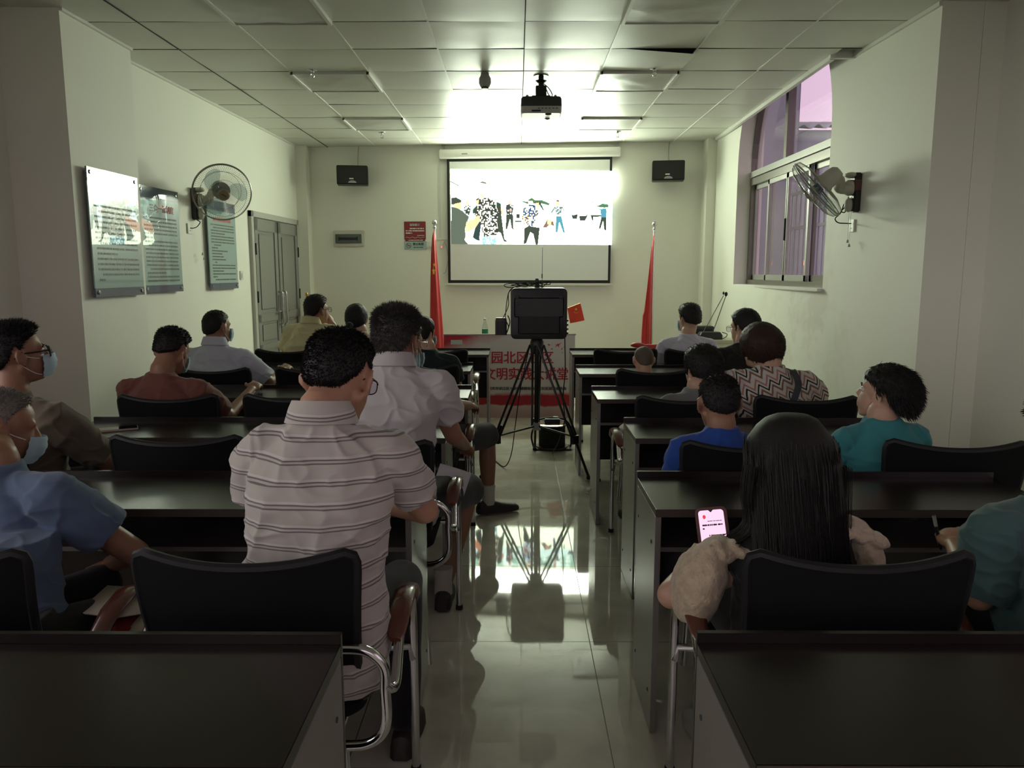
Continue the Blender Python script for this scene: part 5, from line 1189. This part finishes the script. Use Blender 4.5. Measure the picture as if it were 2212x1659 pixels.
def hairline(az, st):
    nape = st.get('nape', -36)*1.42; front = st.get('front', 36)*.72; side = st.get('side', 0)
    pts = [(0,front),(35,front-3),(62,front*.6),(78,side+6),(86,side-22),(95,side+3),(112,side-24),(140,nape+6),(180,nape)]
    for (a0, e0), (a1, e1) in zip(pts, pts[1:]):
        if az <= a1: return e0+(e1-e0)*(az-a0)/(a1-a0)
    return nape
def make_hair(root, h, Rh, s, hwf, st):
    m = st.get('mat', HBLK); T0, T1 = st.get('side_t', .006), st.get('top_t', .018); n, mm = 72, 40; vs = []
    sd_ = random.random()*90; base = (0,-.010,-.005); rad = (.0765*hwf,.0955,.118)
    fringe = st.get('fringe', 0); rough = st.get('rough', .003); pts = []
    def surf(az, el):
        ca = math.cos(math.radians(el)); d = (math.sin(az)*ca, math.cos(az)*ca, math.sin(math.radians(el))); aza = abs(math.degrees(az)); aza = min(aza, 360-aza)
        k = el-hairline(aza, st); g = max(0, min(1, k/st.get('ramp', 14)+.15)); g = g*g*(3-2*g); topw = max(0, min(1, (el-5)/50)); topw = topw*topw*(3-2*topw)
        t = (T0+(T1-T0)*topw)*g - .036*(1-g); t += st.get('back_t', 0)*g*max(0,-d[1])*(1-topw*.6)
        if g > .2: t += rough*noise.noise(V((d[0]*7+sd_, d[1]*7, d[2]*5)))+rough*.6*noise.noise(V((d[0]*22+sd_, d[1]*22, d[2]*9)))
        if fringe and aza < 60: t += 0
        if el >= 0: r = (d[0]*(rad[0]+t), base[1]+d[1]*(rad[1]+t), .028+d[2]*(.0855+t))
        else:
            kx = ca**.40/max(ca,1e-4); r = (d[0]*kx*(rad[0]+t), base[1]+d[1]*kx*(rad[1]+t), .028+d[2]*(.112+t*.4))
        return h(*r), d, g, topw
    rings = []
    for j in range(mm+1):
        el = -75+164*j/mm; rings.append([surf(2*PI*i/n, el)[0] for i in range(n)])
    hb = MB().loft(rings); ns = st.get('strands', 700); L_ = st.get('length', .016); comb = V(st.get('comb', (0,0,-.3))); sp = st.get('spread', .35)
    k = 0; tries = 0
    while k < ns and tries < ns*6:
        tries += 1; az = random.uniform(-PI, PI); el = math.degrees(math.asin(random.uniform(-.75, 1)))
        p, d, g, tw = surf(az, el)
        if g < .35: continue
        nrm = (Rh @ V(d)).normalized(); cdir = Rh @ comb; j = V((random.gauss(0,sp), random.gauss(0,sp), random.gauss(0,sp)))
        dirv = (nrm*st.get('lift', .8)*(.4+.6*tw if not st.get('evenlift') else 1) + cdir*(1.2-.6*tw) + j*.6).normalized(); ln = L_*s*random.uniform(.5,1.25)*(.45+.55*tw if not st.get('evenlift') else 1)
        a, b_ = frame_from(dirv); w = random.uniform(.0009,.0018)*st.get('thick', 1); tip = p+dirv*ln+cdir*ln*.35
        o = p-nrm*.003; hb.add([o+a*w, o+b_*w, o-(a+b_)*w*.7, (p+tip)/2+a*w*.7, (p+tip)/2+b_*w*.7, (p+tip)/2-(a+b_)*w*.5, tip], [(0,1,4,3),(1,2,5,4),(2,0,3,5),(3,4,6),(4,5,6),(5,3,6)]); k += 1
    return hb.obj('hair', m, root)
STRIPE = stripes_mat((.44,.41,.37), (.16,.145,.14), 'striped_polo')
WPOLO = cloth('plain_white_polo', (.46,.44,.44)); OLIVE = cloth('olive_brown_shirt', (.105,.085,.058)); BLUEG = cloth('slate_blue_shirt', (.085,.125,.20))
RBRN = cloth('reddish_brown_shirt', (.16,.06,.045)); WSH = cloth('white_shirt', (.50,.53,.60)); YEL = cloth('pale_yellow_shirt', (.55,.50,.30)); BEIGE = cloth('beige_blouse', (.34,.27,.20))
DGR = cloth('dark_green_top', (.010,.018,.018)); LILAC = cloth('pale_lilac_top', (.50,.48,.58)); BLKT = cloth('black_top', (.012,.012,.013)); ROYAL = cloth('royal_blue_tshirt', (.018,.06,.28)); TEAL = cloth('teal_tshirt', (.04,.21,.23)); TEAL2 = cloth('grey_teal_shirt', (.045,.095,.09))
PATT = cloth('mottled_grey_white_top', (.16,.16,.16)); CREAM = mat('cream_lace', (.46,.37,.26), .9, sheen=.3, bump=1.0, bscale=45, bdist=.012, vary=.38, vscale=42); ZIG = zigzag_mat()
# 1 striped polo
person('man in a grey white polo with thin double stripes, head bowed, nearest to the aisle', -.455, 1.955, 1.318, yaw=14, pitch=20, bodyyaw=3, hw=1.07, sh=.162, skin=SKIN, shirt=STRIPE, collar=True,
       neck=(-.482,1.875,1.118), pel=(-.500,1.80,.56), elbows=((-.690,1.99,.815),(-.250,2.02,.825)), wrists=((-.60,2.22,.775),(-.42,2.20,.79)), sleeve=.66, sleeve_r=1.03, vox=.006, wr=.0055, build=1.0,
       hair=dict(mat=HBLK, side_t=.006, top_t=.016, nape=-32, side=2, strands=5600, length=.013, lift=.55, comb=(0,-.3,-.5), spread=.22, rough=.0015, ramp=20), glasses=(blackm,.0016))
# 2 white polo
person('man in a plain white polo and dark shorts with tall spiky greying hair', -.482, 3.10, 1.335, yaw=24, pitch=2, bodyyaw=5, hw=1.08, sh=.178, skin=SKIN2, shirt=WPOLO, collar=True, mask='chin',
       neck=(-.49,3.06,1.115), pel=(-.50,2.97,.56), elbows=((-.74,3.14,.81),(-.262,3.12,.795)), wrists=((-.60,3.36,.775),(-.235,3.36,.70)), knees=((-.60,3.42,.52),(-.230,3.50,.455)), feet=((-.62,3.40,.08),(-.325,3.24,.08)), footyaw=(0,-5), legs='shorts', legm=SHORTS,
       sleeve=.66, sleeve_r=1.1, vox=.006, wr=.005, hair=dict(mat=HGREY, side_t=.008, top_t=.030, nape=-36, side=-2, strands=6500, length=.026, lift=1.3, spread=.35, rough=.004, ramp=14))
# 3 olive shirt
person('man with thick black glasses and a blue mask in an olive brown shirt', -1.955, 3.00, 1.275, yaw=47, pitch=-6, bodyyaw=18, hw=1.02, sh=.185, skin=SKIN2, shirt=OLIVE, mask=True, glasses=(blackp,.0030), face=True,
       neck=(-1.965,2.955,1.005), pel=(-1.92,2.93,.56), elbows=((-2.16,3.05,.72),(-1.655,3.04,.70)), wrists=((-2.0,3.25,.775),(-1.595,3.20,.60)), sleeve=.86, sleeve_r=1.2, vox=.007, wr=.006,
       hair=dict(mat=HBLK, side_t=.006, top_t=.020, nape=-36, side=0, front=44, strands=3500, length=.018, lift=1, rough=.004, comb=(0,.4,0)))
# 4 slate blue shirt
person('man leaning forward in a slate blue T-shirt with thin grey hair and mask, left edge', -1.545, 2.26, 1.118, yaw=50, pitch=14, bodyyaw=20, hw=1.02, sh=.19, skin=SKIN2, shirt=BLUEG, mask=True,
       neck=(-1.46,2.10,.935), pel=(-1.30,1.80,.53), elbows=((-1.62,2.22,.69),(-1.105,2.14,.655)), wrists=((-1.50,2.40,.70),(-1.27,2.30,.56)), sleeve=.66, sleeve_r=1.22, vox=.006, wr=.004, shz=.075,
       hair=dict(mat=HSALT, side_t=.004, top_t=.006, nape=-34, side=0, front=50, strands=2500, length=.012, lift=.6))
# 5 reddish brown
person('man in a reddish brown shirt with short black hair, head bent down', -1.845, 4.10, 1.172, yaw=14, pitch=20, bodyyaw=5, hw=1.05, sh=.185, skin=SKIN2, shirt=RBRN, mask=True,
       neck=(-1.870,4.02,.945), pel=(-1.80,4.02,.55), elbows=((-2.10,4.16,.70),(-1.60,4.20,.675)), wrists=((-1.98,4.36,.775),(-1.57,4.50,.775)), sleeve=.8, sleeve_r=1.1, vox=.008, wr=.005, curl=1.1,
       hair=dict(mat=HBLK, side_t=.006, top_t=.020, nape=-26, side=2, strands=2600, length=.014))
# 6 white shirt
person('man in a white collared shirt with close cropped hair by the left wall', -2.025, 5.20, 1.208, yaw=26, pitch=2, bodyyaw=8, hw=1.0, sh=.185, skin=SKIN2, shirt=WSH, collar=True, mask=True,
       neck=(-2.025,5.15,1.00), pel=(-1.99,5.08,.55), elbows=((-2.28,5.22,.75),(-1.69,5.20,.72)), wrists=((-2.15,5.45,.775),(-1.66,5.42,.775)), sleeve=.9, sleeve_r=1.2, vox=.009, wr=.005,
       hair=dict(mat=HBLK, side_t=.003, top_t=.006, nape=-34, side=-2, strands=900, length=.007))
# 7 pale yellow shirt
person('man in a pale yellow shirt and glasses resting his chin on his hand', -1.660, 6.42, 1.278, yaw=38, pitch=-4, bodyyaw=18, hw=1.0, sh=.19, skin=SKIN2, shirt=YEL, collar=True, glasses=(blackm,.0020),
       neck=(-1.700,6.36,1.065), pel=(-1.82,6.28,.55), elbows=((-1.95,6.48,.80),(-1.47,6.62,.80)), wrists=((-1.80,6.70,.775),(-1.575,6.60,1.015)), sleeve=.85, sleeve_r=1.2, vox=.009, wr=.006, curl=1.0,
       hair=dict(mat=HBLK, side_t=.012, top_t=.024, nape=-34, side=-4, strands=1500, length=.012))
# 8 ponytail
r8 = person('woman in a beige blouse with black hair in a low ponytail', -1.330, 6.40, 1.203, yaw=6, pitch=0, bodyyaw=0, hw=1.0, sh=.16, skin=SKIN3, shirt=BEIGE,
       neck=(-1.30,6.36,.985), pel=(-1.27,6.30,.53), vox=.009, hair=dict(mat=HBLK, side_t=.016, top_t=.020, nape=-44, side=-20, strands=500, length=.008, evenlift=True, lift=.2, comb=(0,-.8,-.4)))
b = MB(); h = r8[1]; b.tube(smooth_path([h(-.02,-.11,-.035),h(-.025,-.145,-.06),h(-.035,-.14,-.13),(h(-.05,-.115,-.20))],6), [.022]*3+[.030]*8+[.026]*5+[.014]*3, 14); b.obj('ponytail', HBLK, r8[0])
b = MB(); b.tube([h(-.02,-.112,-.037),h(-.021,-.122,-.042)], .027, 14); b.obj('hair_tie', mat('blue_hair_tie', (.15,.3,.42), .5), r8[0])
# 9 dark green top
r9 = person('woman in a dark green top with black tied hair and a mask by the aisle', -.655, 5.34, 1.160, yaw=32, pitch=3, bodyyaw=5, hw=1.0, sh=.165, skin=SKIN3, shirt=DGR, mask=True,
       neck=(-.620,5.28,.945), pel=(-.60,5.24,.53), vox=.009, hair=dict(mat=HBLK, side_t=.014, top_t=.018, nape=-40, side=-14, strands=500, length=.008, evenlift=True, lift=.2, comb=(0,-.8,-.3)))
b = MB(); h = r9[1]; b.ell(h(-.015,-.115,-.045),(.032,.03,.04)); b.obj('hair_knot', HBLK, r9[0])
# 10 long hair
r10 = person('woman with very long black hair and cream puffed sleeves looking at her phone', .712, 2.00, 1.100, yaw=-16, pitch=22, bodyyaw=-8, hw=1.05, sh=.130, skin=SKIN3, shirt=BLKT,
       neck=(.705,1.935,.862), pel=(.735,1.88,.53), elbows=((.405,1.93,.625),(.925,1.98,.62)), wrists=((.520,2.125,.650),(.80,2.15,.70)), sleeve=.18, shz=.135, vox=.006, wr=.003, curl=.8, shoem=mat('white_trainer', (.45,.43,.40), .6), feet=((.60,2.20,.08),(.85,2.22,.08)), knees=((.60,2.25,.50),(.86,2.25,.50)),
       hair=None)
HLONG = hair_m('long_black_hair', (.009,.008,.007), .55)
def long_hair(rt_):
    root, h, Rh, ax, O = rt_; rings = []; n = 40
    for z, w, d, cx, cy in ((1.100,.018,.018,.712,1.975),(1.097,.042,.042,.712,1.977),(1.086,.066,.070,.712,1.980),(1.065,.085,.090,.712,1.985),(1.03,.112,.112,.712,1.975),(.985,.122,.118,.712,1.960),(.93,.123,.110,.712,1.935),(.88,.120,.098,.710,1.905),(.83,.116,.088,.708,1.880),(.78,.113,.078,.706,1.860),(.72,.112,.070,.705,1.845),(.66,.108,.062,.704,1.835),(.60,.098,.050,.704,1.830)):
        ring = []
        for i in range(n):
            a = 2*PI*i/n; k = 1+.030*noise.noise(V((math.cos(a)*4, math.sin(a)*4, z*1.5)))+.025*noise.noise(V((math.cos(a)*11, math.sin(a)*11, z*2)))
            yy = math.sin(a)*d*k
            if yy > 0: yy *= .25 if z < .96 else .75
            ring.append(V((cx+math.cos(a)*w*k, cy+yy, z))-O)
        rings.append(ring)
    hb = MB().loft(rings[::-1])
    for q in range(900):
        a = random.uniform(PI*.93, PI*2.07); z0 = random.uniform(.72, 1.05); ln = random.uniform(.10,.30); pts = []
        for k in range(5):
            z = z0-ln*k/4; t_ = max(0, min(1, (1.065-z)/.465)); w = .118-.006*t_+(.0 if z < 1.03 else -(z-1.03)*.7); d = .118-.062*t_ - (0 if z < 1.03 else (z-1.03)*.6); cy = 1.985-.155*min(1,t_*1.35)
            pts.append(V((.708+math.cos(a)*(w+.001+.003*k/4), cy+math.sin(a)*(d+.001+.003*k/4), z))-O+V((.002*math.sin(k*1.3+q),0,0)))
        hb.tube(pts, [.0010,.0014,.0014,.0012,.0003], 3)
    for sd, n_ in ((-1,70),(1,40)):
        for q in range(n_):
            x0 = .708+sd*random.uniform(.105,.125); y0 = 1.90+random.uniform(-.03,.05); b_ = random.uniform(0,1)
            if sd < 0: pts = [(x0,y0,.98),(x0-.005,y0,.90),(x0+.004,y0,.83-.01*b_),(x0-.02-.02*b_,y0,.795-.012*b_),(x0-.05-.03*b_,y0-.01,.775-.01*b_)]
            else: pts = [(x0,y0,.98),(x0+.004,y0,.90),(x0+.006,y0,.84),(x0+.002-.01*b_,y0-.02,.79)]
            hb.tube([V(p)-O for p in smooth_path(pts,3)], .0011, 3)
    hb.obj('long_hair', HLONG, root)
    for nm, c, rad, ang, lab in (('left_sleeve',(.468,1.90,.672),(.064,.090,.108),-16,0),('right_sleeve',(.895,1.93,.725),(.050,.080,.115),14,1)):
        q = MB(); q.ell(V(c)-O, rad, Matrix.Rotation(math.radians(-ang),3,'Y'), 30, 20)
        top_ = V((.52,1.91,.757)) if lab == 0 else V((.86,1.93,.800))
        q.ell(top_-O, (.050,.060,.026), Matrix.Rotation(math.radians(8 if lab == 0 else 25),3,'Y'))
        for k in range(11):
            x_ = (.49+.0145*k) if lab == 0 else (.80+.0125*k); z_ = (.768-.0004*k+.004*math.sin(k*2.1)) if lab == 0 else .822-.0032*k+.003*math.sin(k*2.3)
            q.ell(V((x_,1.880+.006*math.sin(k*2.0),z_))-O,(.014,.030,.013+.003*math.sin(k*1.7)))
        def dsp(p): return .006*noise.noise(V((p.x*22+3,p.y*12,p.z*9)))+.003*noise.noise(V((p.x*45,p.y*45,p.z*30)))+.005*max(0,1-abs(noise.noise(V((p.x*16+p.z*9,p.y*9,p.z*6))))*3)
        link(nm, remesh(q, .005, 2, dsp), root, CREAM)
long_hair(r10)
ph = thing('smartphone', 'lit smartphone in a dark red case held by the long haired woman', 'phone', (.572, 2.165, .700)); ph.rotation_euler = (math.radians(-22), math.radians(-9), math.radians(-12))
b = MB(); b.loft([rrect_xz(.086,.166,.013,.006), rrect_xz(.091,.171,.015,.0), rrect_xz(.091,.171,.015,-.008)]); b.obj('case', mat('dark_red_case', (.09,.012,.016), .35), ph, fix=True)
b = MB(); b.add(rrect_xz(.072,.154,.009,-.0088), [tuple(range(28))]); b.obj('screen', mat('phone_screen', (.02,.02,.02), .2, emit=(1.0,.66,.86), estr=.20), ph, fix=True)
b = MB(); b.add([(-.008,-.0092,.078),(.008,-.0092,.078),(.0,-.0092,.070)], [(0,1,2)]); b.obj('notch', blackp, ph, fix=True)
grt = mat('screen_text', (.10,.05,.09), .5)
dashes([(-.028,.010,.034,.0045),(.004,.032,.034,.0045),(-.028,-.02,.024,.004),(-.012,.028,.045,.002),(-.012,.034,.004,.004),(-.02,.032,-.010,.0035),(.01,.03,-.023,.0035)], grt, ph, 'screen_lettering', y=-.0094)
b = MB(); b.add([(-.020+.0045*math.cos(a),-.0094,.058+.006*math.sin(a)) for a in np.linspace(0,2*PI,13)[:-1]], [tuple(range(12))]); b.obj('red_icon', mat('red_icon', (.5,.02,.02), .5, emit=(1,.08,.08), estr=.12), ph, fix=True)
# 11 teal at the right edge
person('person in a grey teal shirt cut off by the right picture edge, holding a pen', 1.420, 1.97, 1.16, yaw=-10, pitch=25, bodyyaw=-12, sh=.19, skin=SKIN, shirt=TEAL2, neck=(1.375,1.88,.945), pel=(1.37,1.82,.53),
       elbows=((1.165,1.86,.655),(1.62,2.0,.66)), wrists=((1.235,2.10,.700),(1.50,2.2,.72)), sleeve=.95, sleeve_r=1.25, vox=.006, wr=.007, curl=1.1, hair=dict(mat=HBLK, strands=400))
pn = thing('pen', 'dark pen held upright by the person in grey teal at the right edge', 'pen', (1.222, 2.165, .705)); pn.rotation_euler = (0, math.radians(-16), 0)
MB().cone((0,0,-.04),(0,0,.06),.0045,.0045,10,2).obj('barrel', blackp, pn); MB().cone((0,0,.03),(0,0,.062),.0052,.0052,10,1,False).obj('cap', greyp, pn)
# 12 blue boy
person('boy with close cropped hair in a royal blue T-shirt', .800, 3.04, 1.062, yaw=-6, pitch=4, bodyyaw=0, hw=1.05, s=.95, sh=.15, skin=SKIN2, shirt=ROYAL, neck=(.803,2.99,.868), pel=(.83,2.97,.54), vox=.007,
       hair=dict(mat=HBLK, side_t=.004, top_t=.010, nape=-30, side=-2, strands=2600, length=.010, lift=1))
# 13 teal boy
person('boy in a teal T-shirt with shaggy black hair turning his face left', 1.455, 3.04, 1.106, yaw=-44, pitch=-12, bodyyaw=-10, hw=1.02, s=.96, sh=.155, skin=SKIN3, shirt=TEAL, neck=(1.43,2.99,.905), pel=(1.45,2.97,.54), vox=.006, face=True,
       hair=dict(mat=HBLK, side_t=.016, top_t=.022, back_t=.016, nape=-34, side=0, front=20, strands=4200, length=.026, lift=.25, spread=.32, comb=(0,-.6,-.6), rough=.005, thick=1.3, evenlift=True))
# 14 short haired woman
person('woman with short thick black hair and a mottled grey top, earring on her left', .985, 4.12, 1.080, yaw=-24, pitch=2, bodyyaw=-8, hw=1.03, sh=.16, skin=SKIN3, shirt=PATT, neck=(.955,4.05,.865), pel=(.86,4.00,.53), vox=.008,
       hair=dict(mat=HBLK, side_t=.022, top_t=.026, back_t=.015, nape=-34, side=-18, strands=1800, length=.010, evenlift=True, lift=.3, rough=.004))
# earring of 14
_p = [o for o in bpy.data.objects if o.get('label','').startswith('woman with short thick black hair')][0]
MB().ell(V((.985,4.12,.968))-V((_p.location.x,_p.location.y,0))+V((-.078,-.022,-.048)),(.007,.007,.009)).obj('earring', whitep, _p)
# 15 zigzag
r15 = person('woman in a zigzag patterned blouse with round brown hair', 1.292, 4.12, 1.198, yaw=-14, pitch=0, bodyyaw=-6, hw=1.04, sh=.185, skin=SKIN3, shirt=ZIG, neck=(1.325,4.04,.985), pel=(1.37,3.98,.55), elbows=((1.10,4.12,.76),(1.60,4.14,.78)), sleeve=.95, sleeve_r=1.3, build=1.08, vox=.008, wr=.006,
       hair=dict(mat=HBRN, side_t=.030, top_t=.026, back_t=.018, nape=-46, side=-30, front=30, strands=2600, length=.010, evenlift=True, lift=.2, comb=(0,-.2,-.9), rough=.003))
b = MB(); O = r15[4]; path = smooth_path([V(p)-O for p in ((1.44,4.02,.955),(1.432,3.905,.90),(1.40,3.868,.82),(1.37,3.86,.74),(1.33,3.87,.66))],5)
for s_ in (0,): b.loft([[p+V((-.017,-.002,0)), p+V((.017,-.002,0)), p+V((.017,.003,0)), p+V((-.017,.003,0))] for p in path])
b.obj('bag_strap', mat('dark_bag_strap', (.03,.032,.045), .7), r15[0], fix=True)
# 16 black top
r16 = person('woman in a black top with thin glasses and tied black hair beside the window wall', 1.515, 5.17, 1.220, yaw=-36, pitch=6, bodyyaw=-10, hw=1.0, sh=.16, skin=SKIN3, shirt=BLKT, neck=(1.50,5.11,1.01), pel=(1.47,5.05,.55), elbows=((1.255,5.20,.80),(1.74,5.22,.80)), sleeve=.25, glasses=(blackm,.0012), vox=.009,
       hair=dict(mat=HBLK, side_t=.016, top_t=.020, nape=-42, side=-14, strands=700, length=.008, evenlift=True, lift=.2))
# 17 child
person('little child with a closely shaved head seated in front of the short haired woman', .840, 5.12, .972, yaw=-4, pitch=8, bodyyaw=0, hw=1.06, s=.80, sh=.13, skin=SKIN3, shirt=cloth('pink_child_top', (.5,.3,.28)), neck=(.845,5.08,.805), pel=(.87,5.07,.54), vox=.008, knees=((.78,5.34,.50),(.95,5.34,.50)), feet=((.78,5.36,.25),(.95,5.36,.25)),
       hair=dict(mat=mat('shaved_hair', (.10,.075,.055), .7, vary=.2, vscale=60), side_t=.001, top_t=.0015, nape=-36, side=0, strands=0))
# 18 lilac
person('woman in a pale lilac top and mask, short dark hair, in the front row', 1.420, 6.42, 1.208, yaw=-26, pitch=2, bodyyaw=-4, hw=1.0, sh=.18, skin=SKIN3, shirt=LILAC, mask=True, neck=(1.405,6.36,.965), pel=(1.42,6.30,.53), sleeve=.7, sleeve_r=1.15, vox=.009,
       hair=dict(mat=HBLK, side_t=.014, top_t=.026, nape=-30, side=-6, strands=1200, length=.014))
# 19 hidden man
person('man in dark shorts and grey shoes almost hidden behind the plain white polo', -.600, 4.20, 1.20, yaw=32, pitch=5, bodyyaw=6, hw=1.0, sh=.18, skin=SKIN2, shirt=cloth('grey_tshirt', (.12,.12,.12)), glasses=(steel_m,.0020), mask='chin', neck=(-.60,4.14,.985), pel=(-.56,4.09,.55), elbows=((-.80,4.25,.76),(-.335,4.16,.74)), wrists=((-.66,4.45,.775),(-.275,4.36,.705)),
       knees=((-.62,4.54,.52),(-.185,4.62,.475)), feet=((-.62,4.50,.08),(-.175,4.55,.085)), footyaw=(0,62), legs='shorts', legm=SHORTS, vox=.007, curl=.9, hair=dict(mat=HGREY, strands=900))
# ---- small things on desks and chairs
t = thing('smartphone', 'dark smartphone with a pale edge lying flat on the third left desk', 'phone', (-1.83, 3.47, .7455), math.radians(-62))
MB().loft([rrect(.076,.158,.012,0),rrect(.078,.16,.013,.004),rrect(.076,.158,.012,.008)]).obj('body', mat('pale_phone_edge', (.45,.38,.30), .3), t, fix=True); MB().loft([rrect(.070,.152,.010,.008),rrect(.070,.152,.010,.0088)]).obj('screen', mat('dark_phone_glass', (.004,.004,.005), .05), t, fix=True)
t = thing('tote_bag', 'red and white tote bag slumped on the chair beside the slate blue T-shirt', 'bag', (-1.035, 1.93, .475))
def slump(rad, zc, m, nm, sx=1):
    q = MB(); q.ell((0,0,zc), rad, None, 24, 16); 
    o_ = link(nm, remesh(q, .006, 1, lambda p: .012*noise.noise(V((p.x*14,p.y*14,p.z*18)))), t, m); return o_
slump((.10,.11,.055), .055, cloth('deep_red_bag', (.22,.012,.016)), 'bag_body')
b = MB(); b.add([(-.10,-.05,.115),(.02,-.08,.118),(.09,-.03,.11),(.08,.08,.122),(-.10,.10,.125)], [(0,1,2,3,4)]); b.add([(.03,-.12,.06),(.10,-.11,.07),(.12,-.02,.115),(.06,-.02,.11)], [(0,1,2,3)]); o_ = b.obj('white_papers', mat('cream_paper', (.55,.50,.40), .7), t, fix=True)
md = o_.modifiers.new('s','SOLIDIFY'); md.thickness = .004
t = thing('plastic_bag', 'white and red plastic bag on the lap side under the fourth right desk', 'bag', (.70, 4.13, .475))
q = MB(); q.ell((0,0,.09),(.12,.10,.085)); o_ = link('bag_body', remesh(q, .007, 1, lambda p: .014*noise.noise(V((p.x*13,p.y*13,p.z*16)))), t, cloth('red_plastic_bag', (.36,.03,.03), .4))
q = MB(); q.ell((-.10,-.01,.10),(.06,.08,.075)); link('white_part', remesh(q, .007, 1, lambda p: .012*noise.noise(V((p.x*17,p.y*13,p.z*16)))), t, cloth('white_plastic', (.50,.52,.52), .4))
t = thing('handbag', 'dark red handbag between the olive brown shirt man and the empty chair', 'bag', (-1.625, 3.10, .40))
q = MB(); q.ell((0,0,.14),(.055,.10,.10)); link('bag_body', remesh(q, .007, 1, lambda p: .008*noise.noise(V((p.x*13,p.y*13,p.z*16)))), t, mat('dark_red_leather', (.10,.010,.012), .35))
MB().tube(smooth_path([(0,-.07,.20),(0,-.05,.29),(0,.05,.29),(0,.07,.20)],6), .006, 8).obj('handle', mat('dark_red_leather', (.1,.01,.01)), t)
t = thing('red_cloth', 'red cloth draped over a chair back in the front right row near the flag', 'cloth', (1.02, 6.55, .0))
q = MB(); q.ell((.0,.0,.845),(.07,.035,.025)); q.ell((.12,.0,.835),(.09,.03,.025)); link('fabric', remesh(q, .008, 1, lambda p: .012*noise.noise(V((p.x*13,p.y*13,p.z*16)))), t, red_m)

t = thing('paper_sheets', 'white paper sheets on the lap of the man in the plain white polo', 'paper', (-.300, 3.25, .52)); t.rotation_euler = (math.radians(62), math.radians(12), math.radians(-18))
b = MB(); n = 8; vs = [( -.075+.15*i/n, -.105+.21*j/n, .008*math.sin(i/n*PI)+.010*(j/n)**2 ) for j in range(n+1) for i in range(n+1)]
b.add(vs, [(j*(n+1)+i,j*(n+1)+i+1,(j+1)*(n+1)+i+1,(j+1)*(n+1)+i) for j in range(n) for i in range(n)]); o_ = b.obj('sheet', mat('white_paper', (.62,.60,.62), .7), t); md = o_.modifiers.new('s','SOLIDIFY'); md.thickness = .0012
